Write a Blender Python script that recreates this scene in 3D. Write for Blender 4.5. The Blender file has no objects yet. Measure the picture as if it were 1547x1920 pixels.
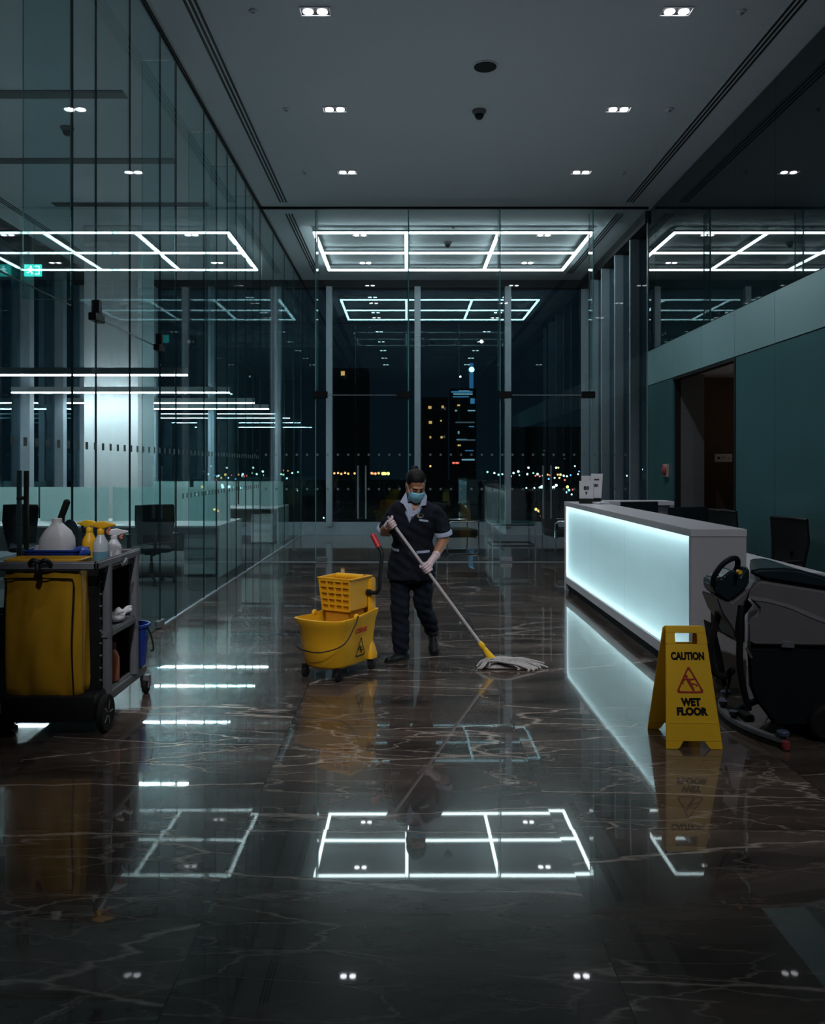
import bpy, bmesh, math, random
from mathutils import Vector, Matrix
from mathutils.bvhtree import BVHTree
random.seed(7)
PI = math.pi
COL = bpy.context.scene.collection
R = math.radians

# ---------------------------------------------------------------- camera frame
F, VX, VY, CH = 1550.0, 762.0, 875.0, 1.6
cam_d = bpy.data.cameras.new('camera'); cam = bpy.data.objects.new('camera', cam_d); COL.objects.link(cam)
cam.location = (0, 0, CH); cam.rotation_euler = (PI/2, 0, 0)
cam_d.sensor_fit = 'HORIZONTAL'; cam_d.sensor_width = 36; cam_d.lens = 36*F/1547
cam_d.shift_x = (773.5-VX)/1547; cam_d.shift_y = -(960-VY)/1547
cam_d.clip_end = 2000
bpy.context.scene.camera = cam
def at(x, y, Y):
    return Vector(((x-VX)*Y/F, Y, CH-(y-VY)*Y/F))

# room numbers
H = 5.95          # ceiling
XL, XR = -2.45, 4.1   # left glass wall, right wall
XO = -7.2         # office outer windows
YP, YW = 13.85, 19.4  # glass partition, window wall
YB = -2.5         # wall behind the camera

# ---------------------------------------------------------------- materials
def N(nt, t, **kw):
    n = nt.nodes.new(t)
    for k, v in kw.items():
        if k.startswith('i_'): n.inputs[k[2:].replace('_', ' ')].default_value = v
        else: setattr(n, k, v)
    return n
def mat(name, col, rough=.5, metal=0, var=.12, scale=8, bump=0, bscale=60, spec=.5, emit=None, estr=0, coat=0, sheen=0, alpha=None):
    m = bpy.data.materials.new(name); m.use_nodes = True
    nt = m.node_tree; p = nt.nodes['Principled BSDF']
    p.inputs['Roughness'].default_value = rough; p.inputs['Metallic'].default_value = metal
    p.inputs['Specular IOR Level'].default_value = spec
    if coat: p.inputs['Coat Weight'].default_value = coat; p.inputs['Coat Roughness'].default_value = .08
    if sheen: p.inputs['Sheen Weight'].default_value = sheen
    tc = N(nt, 'ShaderNodeTexCoord')
    no = N(nt, 'ShaderNodeTexNoise', i_Scale=scale, i_Detail=4.0)
    nt.links.new(tc.outputs['Object'], no.inputs['Vector'])
    mx = N(nt, 'ShaderNodeMix', data_type='RGBA')
    c = tuple(col)+(1,)
    mx.inputs['A'].default_value = tuple(v*(1-var) for v in col)+(1,)
    mx.inputs['B'].default_value = tuple(min(1, v*(1+var)) for v in col)+(1,)
    nt.links.new(no.outputs['Fac'], mx.inputs['Factor'])
    nt.links.new(mx.outputs['Result'], p.inputs['Base Color'])
    if bump:
        n2 = N(nt, 'ShaderNodeTexNoise', i_Scale=bscale, i_Detail=3.0)
        nt.links.new(tc.outputs['Object'], n2.inputs['Vector'])
        b = N(nt, 'ShaderNodeBump', i_Strength=bump, i_Distance=.01)
        nt.links.new(n2.outputs['Fac'], b.inputs['Height']); nt.links.new(b.outputs['Normal'], p.inputs['Normal'])
    if emit:
        p.inputs['Emission Color'].default_value = tuple(emit)+(1,); p.inputs['Emission Strength'].default_value = estr
    return m
def emis(name, col, s):
    m = bpy.data.materials.new(name); m.use_nodes = True; nt = m.node_tree
    nt.nodes.remove(nt.nodes['Principled BSDF'])
    e = N(nt, 'ShaderNodeEmission'); e.inputs['Color'].default_value = tuple(col)+(1,); e.inputs['Strength'].default_value = s
    nt.links.new(e.outputs[0], nt.nodes['Material Output'].inputs['Surface'])
    return m
def glass(name, tint, r0=.04, gl=(1, 1, 1), smear=0, pwr=5):
    m = bpy.data.materials.new(name); m.use_nodes = True; nt = m.node_tree
    nt.nodes.remove(nt.nodes['Principled BSDF'])
    g = N(nt, 'ShaderNodeNewGeometry'); d = N(nt, 'ShaderNodeVectorMath', operation='DOT_PRODUCT')
    nt.links.new(g.outputs['Incoming'], d.inputs[0]); nt.links.new(g.outputs['Normal'], d.inputs[1])
    a = N(nt, 'ShaderNodeMath', operation='ABSOLUTE'); nt.links.new(d.outputs['Value'], a.inputs[0])
    s = N(nt, 'ShaderNodeMath', operation='SUBTRACT', use_clamp=True); s.inputs[0].default_value = 1; nt.links.new(a.outputs[0], s.inputs[1])
    pw = N(nt, 'ShaderNodeMath', operation='POWER'); pw.inputs[1].default_value = pwr; nt.links.new(s.outputs[0], pw.inputs[0])
    ma = N(nt, 'ShaderNodeMath', operation='MULTIPLY_ADD', use_clamp=True); ma.inputs[1].default_value = 1-r0; ma.inputs[2].default_value = r0
    nt.links.new(pw.outputs[0], ma.inputs[0])
    t = N(nt, 'ShaderNodeBsdfTransparent'); t.inputs['Color'].default_value = tuple(tint)+(1,)
    gn = N(nt, 'ShaderNodeBsdfGlossy'); gn.inputs['Color'].default_value = tuple(gl)+(1,); gn.inputs['Roughness'].default_value = 0
    mx = N(nt, 'ShaderNodeMixShader')
    nt.links.new(ma.outputs[0], mx.inputs[0]); nt.links.new(t.outputs[0], mx.inputs[1]); nt.links.new(gn.outputs[0], mx.inputs[2])
    out = mx
    if smear:   # a film of dust that catches a little light
        df = N(nt, 'ShaderNodeBsdfDiffuse'); df.inputs['Color'].default_value = (.5, .75, .78, 1)
        m2 = N(nt, 'ShaderNodeMixShader'); m2.inputs[0].default_value = smear
        nt.links.new(mx.outputs[0], m2.inputs[1]); nt.links.new(df.outputs[0], m2.inputs[2]); out = m2
    nt.links.new(out.outputs[0], nt.nodes['Material Output'].inputs['Surface'])
    return m
def frosted(name, col, tr=.5, rough=.3, gloss=.08):
    m = bpy.data.materials.new(name); m.use_nodes = True; nt = m.node_tree
    nt.nodes.remove(nt.nodes['Principled BSDF'])
    tc = N(nt, 'ShaderNodeTexCoord'); no = N(nt, 'ShaderNodeTexNoise', i_Scale=3.0)
    nt.links.new(tc.outputs['Object'], no.inputs['Vector'])
    mc = N(nt, 'ShaderNodeMix', data_type='RGBA')
    mc.inputs['A'].default_value = tuple(v*.94 for v in col)+(1,); mc.inputs['B'].default_value = tuple(col)+(1,)
    nt.links.new(no.outputs['Fac'], mc.inputs['Factor'])
    d = N(nt, 'ShaderNodeBsdfDiffuse'); t = N(nt, 'ShaderNodeBsdfTranslucent'); g = N(nt, 'ShaderNodeBsdfGlossy'); g.inputs['Roughness'].default_value = rough
    nt.links.new(mc.outputs['Result'], d.inputs['Color']); nt.links.new(mc.outputs['Result'], t.inputs['Color'])
    a = N(nt, 'ShaderNodeMixShader'); a.inputs[0].default_value = tr
    nt.links.new(d.outputs[0], a.inputs[1]); nt.links.new(t.outputs[0], a.inputs[2])
    b = N(nt, 'ShaderNodeMixShader'); b.inputs[0].default_value = gloss
    nt.links.new(a.outputs[0], b.inputs[1]); nt.links.new(g.outputs[0], b.inputs[2])
    nt.links.new(b.outputs[0], nt.nodes['Material Output'].inputs['Surface'])
    return m
def marble():
    m = bpy.data.materials.new('dark marble'); m.use_nodes = True; nt = m.node_tree; L = nt.links.new
    p = nt.nodes['Principled BSDF']
    tc = N(nt, 'ShaderNodeTexCoord'); P = tc.outputs['Object']
    # slabs
    mp = N(nt, 'ShaderNodeMapping'); mp.inputs['Location'].default_value = (.52, .36, 0); mp.inputs['Scale'].default_value = (1/1.38, 1/1.38, 1); L(P, mp.inputs[0])
    fl = N(nt, 'ShaderNodeVectorMath', operation='FLOOR'); L(mp.outputs[0], fl.inputs[0])
    fr = N(nt, 'ShaderNodeVectorMath', operation='FRACTION'); L(mp.outputs[0], fr.inputs[0])
    wn = N(nt, 'ShaderNodeTexWhiteNoise'); L(fl.outputs[0], wn.inputs['Vector'])
    sx = N(nt, 'ShaderNodeSeparateXYZ'); L(fr.outputs[0], sx.inputs[0])
    def edge(o):
        a = N(nt, 'ShaderNodeMath', operation='SUBTRACT'); a.inputs[1].default_value = .5; L(o, a.inputs[0])
        b = N(nt, 'ShaderNodeMath', operation='ABSOLUTE'); L(a.outputs[0], b.inputs[0]); return b.outputs[0]
    mxm = N(nt, 'ShaderNodeMath', operation='MAXIMUM'); L(edge(sx.outputs[0]), mxm.inputs[0]); L(edge(sx.outputs[1]), mxm.inputs[1])
    jt = N(nt, 'ShaderNodeMath', operation='GREATER_THAN'); jt.inputs[1].default_value = .4982; L(mxm.outputs[0], jt.inputs[0])
    # per-slab offset of the pattern
    sc = N(nt, 'ShaderNodeVectorMath', operation='SCALE'); sc.inputs['Scale'].default_value = 9; L(wn.outputs['Color'], sc.inputs[0])
    ad = N(nt, 'ShaderNodeVectorMath', operation='ADD'); L(P, ad.inputs[0]); L(sc.outputs[0], ad.inputs[1])
    # stretched direction
    ms = N(nt, 'ShaderNodeMapping'); ms.inputs['Rotation'].default_value = (0, 0, R(28)); ms.inputs['Scale'].default_value = (.28, 1.25, 1); L(ad.outputs[0], ms.inputs[0])
    w1 = N(nt, 'ShaderNodeTexNoise', i_Scale=1.5, i_Detail=6.0, i_Roughness=.6); L(ms.outputs[0], w1.inputs['Vector'])
    s1 = N(nt, 'ShaderNodeVectorMath', operation='SCALE'); s1.inputs['Scale'].default_value = .42; L(w1.outputs['Color'], s1.inputs[0])
    a1 = N(nt, 'ShaderNodeVectorMath', operation='ADD'); L(ms.outputs[0], a1.inputs[0]); L(s1.outputs[0], a1.inputs[1])
    def veins(scale, w0, amp):
        v = N(nt, 'ShaderNodeTexVoronoi', feature='DISTANCE_TO_EDGE', i_Scale=scale); L(a1.outputs[0], v.inputs['Vector'])
        mr = N(nt, 'ShaderNodeMapRange'); mr.inputs['From Max'].default_value = w0; mr.inputs['To Min'].default_value = amp; mr.inputs['To Max'].default_value = 0; L(v.outputs['Distance'], mr.inputs['Value'])
        return mr.outputs[0]
    v1, v2, v4 = veins(.9, .009, .9), veins(2.6, .015, .95), veins(6.0, .028, .6)
    nz = N(nt, 'ShaderNodeTexNoise', i_Scale=1.1, i_Detail=3.0); L(ad.outputs[0], nz.inputs['Vector'])
    msk = N(nt, 'ShaderNodeMapRange'); msk.inputs['From Min'].default_value = .42; msk.inputs['From Max'].default_value = .68; L(nz.outputs['Fac'], msk.inputs['Value'])
    mm = N(nt, 'ShaderNodeMath', operation='MAXIMUM'); L(v2, mm.inputs[0]); L(v4, mm.inputs[1])
    m1 = N(nt, 'ShaderNodeMath', operation='MULTIPLY'); L(mm.outputs[0], m1.inputs[0]); L(msk.outputs[0], m1.inputs[1])
    m2 = N(nt, 'ShaderNodeMath', operation='MAXIMUM'); L(v1, m2.inputs[0]); L(m1.outputs[0], m2.inputs[1])
    n3 = N(nt, 'ShaderNodeTexNoise', i_Scale=5.0, i_Detail=4.0); L(ms.outputs[0], n3.inputs['Vector'])
    m3 = N(nt, 'ShaderNodeMath', operation='MULTIPLY'); L(m2.outputs[0], m3.inputs[0]); L(n3.outputs['Fac'], m3.inputs[1])
    cl = N(nt, 'ShaderNodeTexNoise', i_Scale=2.2, i_Detail=8.0, i_Roughness=.65); L(ms.outputs[0], cl.inputs['Vector'])
    cr = N(nt, 'ShaderNodeValToRGB'); L(cl.outputs['Fac'], cr.inputs[0])
    cr.color_ramp.elements[0].position = .3; cr.color_ramp.elements[0].color = (.012, .0100, .0092, 1)
    cr.color_ramp.elements[1].position = .75; cr.color_ramp.elements[1].color = (.125, .092, .074, 1)
    mv = N(nt, 'ShaderNodeMix', data_type='RGBA'); mv.inputs['B'].default_value = (.62, .53, .46, 1)
    L(m3.outputs[0], mv.inputs['Factor']); L(cr.outputs[0], mv.inputs['A'])
    mj = N(nt, 'ShaderNodeMix', data_type='RGBA'); mj.inputs['B'].default_value = (.014, .012, .011, 1); L(jt.outputs[0], mj.inputs['Factor']); L(mv.outputs['Result'], mj.inputs['A'])
    L(mj.outputs['Result'], p.inputs['Base Color'])
    rr = N(nt, 'ShaderNodeMapRange'); rr.inputs['To Min'].default_value = .16; rr.inputs['To Max'].default_value = .26; L(cl.outputs['Fac'], rr.inputs['Value'])
    L(rr.outputs[0], p.inputs['Roughness']); p.inputs['Specular IOR Level'].default_value = .18; p.inputs['Coat Weight'].default_value = .85; p.inputs['Coat Roughness'].default_value = .022
    # slabs lie a hair out of level
    tl = N(nt, 'ShaderNodeVectorMath', operation='SUBTRACT'); tl.inputs[1].default_value = (.5, .5, .5); L(wn.outputs['Color'], tl.inputs[0])
    tm = N(nt, 'ShaderNodeVectorMath', operation='MULTIPLY'); tm.inputs[1].default_value = (.006, .004, 0); L(tl.outputs[0], tm.inputs[0])
    ge = N(nt, 'ShaderNodeNewGeometry')
    ta = N(nt, 'ShaderNodeVectorMath', operation='ADD'); L(ge.outputs['Normal'], ta.inputs[0]); L(tm.outputs[0], ta.inputs[1])
    tn = N(nt, 'ShaderNodeVectorMath', operation='NORMALIZE'); L(ta.outputs[0], tn.inputs[0])
    lw = N(nt, 'ShaderNodeTexNoise', i_Scale=2.5, i_Detail=1.0); L(ms.outputs[0], lw.inputs['Vector'])
    bp = N(nt, 'ShaderNodeBump', i_Strength=.012, i_Distance=.01); L(lw.outputs['Fac'], bp.inputs['Height']); L(tn.outputs[0], bp.inputs['Normal'])
    L(bp.outputs['Normal'], p.inputs['Normal']); L(bp.outputs['Normal'], p.inputs['Coat Normal'])
    return m

M = dict(
    marble=marble(),
    ceil=mat('ceiling paint', (.46, .50, .53), .9, var=.03),
    carpet=mat('office carpet', (.05, .058, .06), .95, bump=.4, bscale=220),
    dark=mat('dark paint', (.012, .013, .015), .6, spec=.18),
    vent=mat('vent slot', (.006, .007, .008), .7),
    paint=mat('white paint', (.62, .64, .66), .6, var=.03),
    wall=mat('grey wall', (.10, .11, .12), .7),
    glass=glass('clear glass', (.86, .95, .955), smear=.003, pwr=7.2),
    pglass=glass('partition glass', (.95, .985, .985), smear=.001),
    wglass=glass('window glass', (.55, .68, .72), r0=.075, gl=(.72, .95, 1)),
    edge=mat('glass edge', (.012, .045, .05), .25),
    edgel=mat('glass edge pale', (.12, .36, .38), .3),
    alu=mat('brushed aluminium', (.40, .43, .47), .4, .55),
    mull=mat('mullion grey', (.30, .34, .39), .5, .1),
    chrome=mat('chrome', (.6, .63, .66), .18, 1),
    steel=mat('satin steel', (.5, .52, .55), .32, .9),
    bronze=mat('dark bronze', (.05, .055, .045), .35, .7),
    tube=emis('light tube', (.78, .97, 1), 16),
    tube2=emis('pendant tube', (.86, .96, 1), 80),
    spot=emis('downlight lamp', (.93, .95, 1), 15),
    strip=emis('counter strip', (.88, .97, 1), 180),
    gpanel=frosted('counter panel', (.80, .93, .94), .85, .12, .06),
    screen=frosted('desk screen', (.62, .80, .79), .5, .35, .04),
    teal=mat('teal back painted glass', (.045, .122, .132), .22, var=.10, scale=1.3, spec=.45),
    band=mat('pale frosted glass band', (.17, .31, .325), .4, var=.10, scale=1.5),
    upper=mat('dark mirror glass', (.006, .017, .02), .015, spec=.75, var=.05),
    stone=mat('white counter stone', (.60, .61, .65), .22, var=.04, scale=5),
    counter=mat('white counter', (.50, .50, .54), .5, var=.03),
    cavity=mat('counter cavity', (.42, .46, .47), .8),
    desk=mat('white desk', (.70, .74, .74), .45, var=.03),
    black=mat('black plastic', (.012, .013, .014), .42, spec=.18),
    mesh=mat('chair mesh', (.010, .013, .014), .8, spec=.18, bump=.5, bscale=300),
    rubber=mat('black rubber', (.012, .012, .012), .75, spec=.18),
    greyp=mat('grey plastic', (.14, .145, .16), .45),
    yellow=mat('yellow plastic', (.78, .40, .012), .42, var=.10, scale=5, bump=.08, bscale=40),
    yellowin=mat('stained yellow plastic', (.55, .24, .012), .5, var=.25, scale=9),
    bag=mat('yellow vinyl bag', (.50, .265, .012), .42, var=.2, scale=4, bump=.3, bscale=9),
    signy=mat('sign yellow', (.85, .50, .012), .45, var=.05),
    blk=mat('black ink', (.008, .008, .008), .6, spec=.18),
    redink=mat('red ink', (.36, .018, .012), .6),
    redg=mat('red rubber grip', (.42, .012, .02), .45),
    blue=mat('blue plastic', (.006, .04, .26), .35),
    navy=mat('navy cloth', (.0062, .0088, .0150), .9, spec=.18, bump=.35, bscale=160),
    navy2=mat('navy trouser cloth', (.0062, .0090, .0165), .92, spec=.18, bump=.35, bscale=160),
    check=mat('pale blue collar cloth', (.30, .35, .46), .9, var=.25, scale=70),
    skin=mat('skin', (.27, .125, .068), .5, var=.10),
    hair=mat('dark hair', (.003, .0026, .0025), .55, spec=.18, bump=.6, bscale=90),
    mask=mat('blue surgical mask', (.22, .56, .74), .85, bump=.2, bscale=120),
    glove=mat('clear vinyl glove', (.52, .40, .42), .35, var=.2, scale=30, bump=.2, bscale=60),
    shoe=mat('black leather', (.005, .005, .006), .5, spec=.18),
    whitep=mat('white plastic', (.62, .62, .65), .4, var=.08),
    clearw=mat('cloudy bottle plastic', (.46, .52, .56), .3, var=.1),
    liq=mat('blue liquid seen through plastic', (.12, .26, .33), .25),
    green=mat('green cloth', (.03, .11, .04), .9),
    orange=mat('salmon plastic', (.55, .17, .10), .4),
    maroon=mat('maroon plastic', (.10, .02, .02), .4),
    yarn=mat('grey cotton yarn', (.40, .38, .37), .95, var=.35, scale=50, bump=.6, bscale=200),
    pole=mat('mop pole metal', (.58, .55, .56), .4, .35),
    tank=mat('scrubber grey tank', (.145, .142, .155), .45, spec=.3, bump=.05),
    tanks=mat('scrubber pale stripe', (.22, .225, .235), .35),
    lid=mat('scrubber teal black lid', (.012, .024, .03), .28),
    scrub=mat('scrubber black body', (.008, .011, .013), .6, spec=.12),
    blueknob=mat('blue knob', (.05, .075, .13), .5),
    brown=mat('brown wall', (.055, .030, .016), .6, var=.3, scale=2),
    paper=mat('white paper', (.62, .62, .66), .8, var=.02),
    red=mat('red enamel', (.30, .04, .04), .5),
    pbody=mat('pendant body', (.34, .36, .37), .6),
    bone=mat('beige enamel', (.5, .38, .36), .5),
    exitg=emis('exit sign green', (.05, .75, .62), 1.6),
    exitw=emis('exit sign white', (.8, 1, .95), 3),
    ground=mat('night ground', (.01, .012, .013), .9),
    bldg=mat('night building', (.010, .014, .017), .9),
    screenk=mat('monitor screen', (.01, .014, .018), .12),
)
LAMPC = dict(
    w=emis('far lamp white', (.9, 1, .95), 7), o=emis('far lamp orange', (1, .32, .10), 5.5), y=emis('far lamp yellow', (1, .66, .14), 7),
    g=emis('far lamp green', (.45, 1, .55), 4.5), r=emis('far lamp red', (1, .12, .08), 5), b=emis('far lamp blue', (.2, .5, 1), 4.5),
    c=emis('far lamp cyan', (.55, .95, 1), 5))

# ---------------------------------------------------------------- mesh helpers
class MB:
    def __init__(s): s.v, s.f, s.m = [], [], []
    def add(s, vs, fs, mi=0):
        b = len(s.v); s.v += [Vector(v) for v in vs]; s.f += [tuple(i+b for i in f) for f in fs]; s.m += [mi]*len(fs); return s
    def box(s, lo, hi, mi=0, T=None):
        x0, y0, z0 = lo; x1, y1, z1 = hi
        vs = [Vector(p) for p in ((x0,y0,z0),(x1,y0,z0),(x1,y1,z0),(x0,y1,z0),(x0,y0,z1),(x1,y0,z1),(x1,y1,z1),(x0,y1,z1))]
        if T: vs = [T @ v for v in vs]
        return s.add(vs, [(3,2,1,0),(4,5,6,7),(0,1,5,4),(1,2,6,5),(2,3,7,6),(3,0,4,7)], mi)
    def pane(s, lo, hi, ax):     # glass pane: faces across axis ax get material 0, its rim material 1
        s.box(lo, hi); k = len(s.m)-6
        side = {0: (3, 5), 1: (2, 4), 2: (0, 1)}[ax]
        for i in range(6): s.m[k+i] = 0 if i in side else 1
        return s
    def loft(s, rings, caps=True, closed=True, mi=0):
        n = len(rings[0]); vs = [v for r in rings for v in r]; fs = []
        for i in range(len(rings)-1):
            for j in range(n if closed else n-1):
                a, b = i*n+j, i*n+(j+1) % n
                fs.append((a, b, b+n, a+n))
        if caps and closed:
            fs.append(tuple(range(n-1, -1, -1))); k = (len(rings)-1)*n; fs.append(tuple(range(k, k+n)))
        return s.add(vs, fs, mi)
    def tube(s, path, r, n=10, caps=True, mi=0):
        path = [Vector(p) for p in path]; rs = r if isinstance(r, (list, tuple)) else [r]*len(path)
        rings = []; prev = None
        for i, p in enumerate(path):
            t = (path[min(i+1, len(path)-1)]-path[max(i-1, 0)]).normalized()
            if prev is None:
                u = t.orthogonal().normalized()
            else:
                u = prev-t*prev.dot(t)
                u = u.normalized() if u.length > 1e-6 else t.orthogonal().normalized()
            prev = u; w = t.cross(u)
            rings.append([p+(u*math.cos(2*PI*k/n)+w*math.sin(2*PI*k/n))*rs[i] for k in range(n)])
        return s.loft(rings, caps, mi=mi)
    def cyl(s, a, b, r0, r1=None, n=20, mi=0): return s.tube([a, b], [r0, r0 if r1 is None else r1], n, mi=mi)
    def ell(s, c, r, n=16, m=10, T=None, mi=0):
        c = Vector(c); rx, ry, rz = (r, r, r) if not hasattr(r, '__len__') else r
        vs = []
        for i in range(m+1):
            th = PI*(i+.02)/(m+.04) if i in (0, m) else PI*i/m
            for j in range(n):
                v = Vector((rx*math.sin(th)*math.cos(2*PI*j/n), ry*math.sin(th)*math.sin(2*PI*j/n), rz*math.cos(th)))
                vs.append((T @ v if T else v)+c)
        fs = [tuple(range(n)), tuple(range((m+1)*n-1, m*n-1, -1))]
        for i in range(m):
            for j in range(n):
                a, b = i*n+j, i*n+(j+1) % n
                fs.append((a, a+n, b+n, b))
        return s.add(vs, fs, mi)
    def lathe(s, prof, n=24, o=(0, 0, 0), T=None, caps=True, mi=0):
        o = Vector(o); rings = []
        for r, z in prof:
            ring = [Vector((max(r, 1e-4)*math.cos(2*PI*k/n), max(r, 1e-4)*math.sin(2*PI*k/n), z)) for k in range(n)]
            rings.append([(T @ v if T else v)+o for v in ring])
        return s.loft(rings, caps, mi=mi)
    def prism(s, poly, f0, f1, mi=0):   # poly of 2D points, f0/f1 map (a,b)->3D for the two faces
        n = len(poly); vs = [Vector(f0(*p)) for p in poly]+[Vector(f1(*p)) for p in poly]
        fs = [tuple(range(n-1, -1, -1)), tuple(range(n, 2*n))]+[(i, (i+1) % n, (i+1) % n+n, i+n) for i in range(n)]
        return s.add(vs, fs, mi)
    def mesh(s, name, bevel=0, seg=2, angle=40, smooth=True):
        me = bpy.data.meshes.new(name); me.from_pydata([tuple(v) for v in s.v], [], s.f)
        for p, k in zip(me.polygons, s.m): p.material_index = k
        bm = bmesh.new(); bm.from_mesh(me)
        bmesh.ops.recalc_face_normals(bm, faces=bm.faces)
        if bevel:
            es = [e for e in bm.edges if len(e.link_faces) == 2 and e.calc_face_angle(0) > R(35)]
            bmesh.ops.bevel(bm, geom=es, offset=bevel, segments=seg, affect='EDGES', clamp_overlap=True)
        bm.to_mesh(me); bm.free()
        if smooth:
            for p in me.polygons: p.use_smooth = True
            me.set_sharp_from_angle(angle=R(angle))
        return me
    def build(s, name, m, parent=None, bevel=0, seg=2, angle=40, smooth=True):
        me = s.mesh(name, bevel, seg, angle, smooth)
        return link(name, me, m, parent)
def link(name, me, m, parent=None):
    for k in (m if isinstance(m, (list, tuple)) else [m]): me.materials.append(M[k] if isinstance(k, str) else k)
    o = bpy.data.objects.new(name, me); COL.objects.link(o)
    if parent: o.parent = parent
    return o
def remesh(mb, voxel, smooth=4, fac=.5):
    me = mb.mesh('tmp', smooth=False); o = bpy.data.objects.new('tmp', me); COL.objects.link(o)
    r = o.modifiers.new('r', 'REMESH'); r.mode = 'VOXEL'; r.voxel_size = voxel
    if smooth: q = o.modifiers.new('s', 'SMOOTH'); q.iterations = smooth; q.factor = fac
    dg = bpy.context.evaluated_depsgraph_get(); dg.update()
    out = bpy.data.meshes.new_from_object(o.evaluated_get(dg))
    bpy.data.objects.remove(o); bpy.data.meshes.remove(me)
    for p in out.polygons: p.use_smooth = True
    return out
def text(body, size, T, ext=.0006, bold=.0, shear=0, sx=1):   # lettering as a mesh, centred, in the plane given by T
    c = bpy.data.curves.new('txt', 'FONT'); c.body = body; c.size = size; c.align_x = 'CENTER'; c.align_y = 'CENTER'
    c.extrude = ext; c.offset = bold; c.shear = shear; c.resolution_u = 3
    o = bpy.data.objects.new('txt', c); COL.objects.link(o)
    dg = bpy.context.evaluated_depsgraph_get(); dg.update()
    me = bpy.data.meshes.new_from_object(o.evaluated_get(dg))
    bpy.data.objects.remove(o); bpy.data.curves.remove(c)
    me.materials.clear()
    me.transform(T @ Matrix.Diagonal((sx, 1, 1, 1)))
    return me
def tag(o, label, cat=None, group=None, kind=None):
    o['label'] = label
    if cat: o['category'] = cat
    if group: o['group'] = group
    if kind: o['kind'] = kind
    return o
def thing(name, label, cat, loc=(0, 0, 0), rz=0, group=None, kind=None):
    o = bpy.data.objects.new(name, None); COL.objects.link(o); o.location = loc; o.rotation_euler = (0, 0, rz)
    o.empty_display_size = .1
    return tag(o, label, cat, group, kind)
def struct(o, label, cat): return tag(o, label, cat, kind='structure')
def dup(root, loc, rz, label, group=None):
    r = root.copy(); COL.objects.link(r); r.location = loc; r.rotation_euler = (0, 0, rz); r['label'] = label
    if group: r['group'] = group
    for ch in list(root.children):
        c = ch.copy(); COL.objects.link(c); c.parent = r
        for g in list(ch.children):
            d = g.copy(); COL.objects.link(d); d.parent = c
    return r
def arc(c, r, a0, a1, n, ax='xz'):
    out = []
    for i in range(n+1):
        a = a0+(a1-a0)*i/n; p = [c[0], c[1], c[2]]
        i0, i1 = 'xyz'.index(ax[0]), 'xyz'.index(ax[1])
        p[i0] += r*math.cos(a); p[i1] += r*math.sin(a); out.append(Vector(p))
    return out
def smooth_path(pts, k=6):    # Catmull-Rom
    P = [Vector(p) for p in pts]; P = [P[0]*2-P[1]]+P+[P[-1]*2-P[-2]]; out = []
    for i in range(1, len(P)-2):
        for j in range(k):
            t = j/k; a, b, c, d = P[i-1:i+3]
            out.append(.5*((2*b)+(c-a)*t+(2*a-5*b+4*c-d)*t*t+(3*b-a-3*c+d)*t**3))
    out.append(P[-2]); return out
def rrect(w, h, r, n=4):
    out = []
    for cx, cy, a in ((w/2-r, h/2-r, 0), (-w/2+r, h/2-r, 90), (-w/2+r, -h/2+r, 180), (w/2-r, -h/2+r, 270)):
        for i in range(n+1):
            t = R(a+90*i/n); out.append((cx+r*math.cos(t), cy+r*math.sin(t)))
    return out

# ================================================================ THE ROOM
o = MB().box((XL, YB, -.12), (XR, YW, 0)).build('floor', 'marble', smooth=False); struct(o, 'polished dark brown marble floor with pale veins', 'floor')
o = MB().box((XO, YB, -.12), (XL-.001, YW, 0)).build('floor_office', 'carpet', smooth=False); struct(o, 'dark grey carpet floor behind the left glass wall', 'floor')
o = MB().box((XR+.001, 10.2, -.12), (7.4, 14.2, -.002)).build('floor_lift_lobby', 'carpet', smooth=False); struct(o, 'dark floor of the recess in the right wall', 'floor')
o = MB().box((XO-.3, YB, H), (7.4, YW+.2, H+.2)).build('ceiling', 'ceil', smooth=False); struct(o, 'plain grey plaster ceiling over the whole lobby', 'ceiling')
o = MB().box((XO-.2, YB-.2, 0), (7.4, YB, H)).build('wall_near', 'wall', smooth=False); struct(o, 'plain dark wall behind the viewer', 'wall')

# --- left glass wall: panes, fins, leaves
wl = thing('wall_left', 'tall frameless glass wall with glass fins between lobby and office', 'glass wall', (0, 0, 0), kind='structure')
T_ = .014
joints = [3.6, 4.95, 6.06, 6.52, 7.32, 8.22, 8.79, 10.0, 10.67, 11.3, 11.9, 12.6, 13.2, YP]
DH = 2.775
leaf = [(4.95, 6.06), (6.52, 7.32), (7.32, 8.22)]
for a, b in [(YB, 3.6)]+list(zip(joints, joints[1:])):
    z0 = DH+.006 if (a, b) in leaf else .0
    MB().pane((XL-T_/2, a+.004, z0), (XL+T_/2, b-.004, H-.03), 0).build('glass_panel', ['glass', 'edge'], wl, smooth=False)
for a, b in zip([YP, 15.2, 16.6, 18.0], [15.2, 16.6, 18.0, YW-.15]):
    MB().pane((XL-T_/2, a+.004, 0), (XL+T_/2, b-.004, H-.03), 0).build('glass_panel', ['glass', 'edge'], wl, smooth=False)
for y in (6.06, 8.79, 10.67, 11.9, 13.2):
    MB().pane((XL-.36, y-.009, DH+.05 if y < 7 else (1.4 if y > 11 else 0)), (XL-.012, y+.009, H-.03), 1).build('glass_fin', ['glass', 'edge'], wl, smooth=False)
MB().box((XL-.02, YB, H-.03), (XL+.02, YW-.15, H)).build('ceiling_channel', 'dark', wl, smooth=False)
m = MB()
for a, b in zip([YB]+joints, joints+[YP]):
    if (a, b) not in leaf and b > a: m.box((XL-.016, a, 0), (XL+.016, b, .012))
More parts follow.
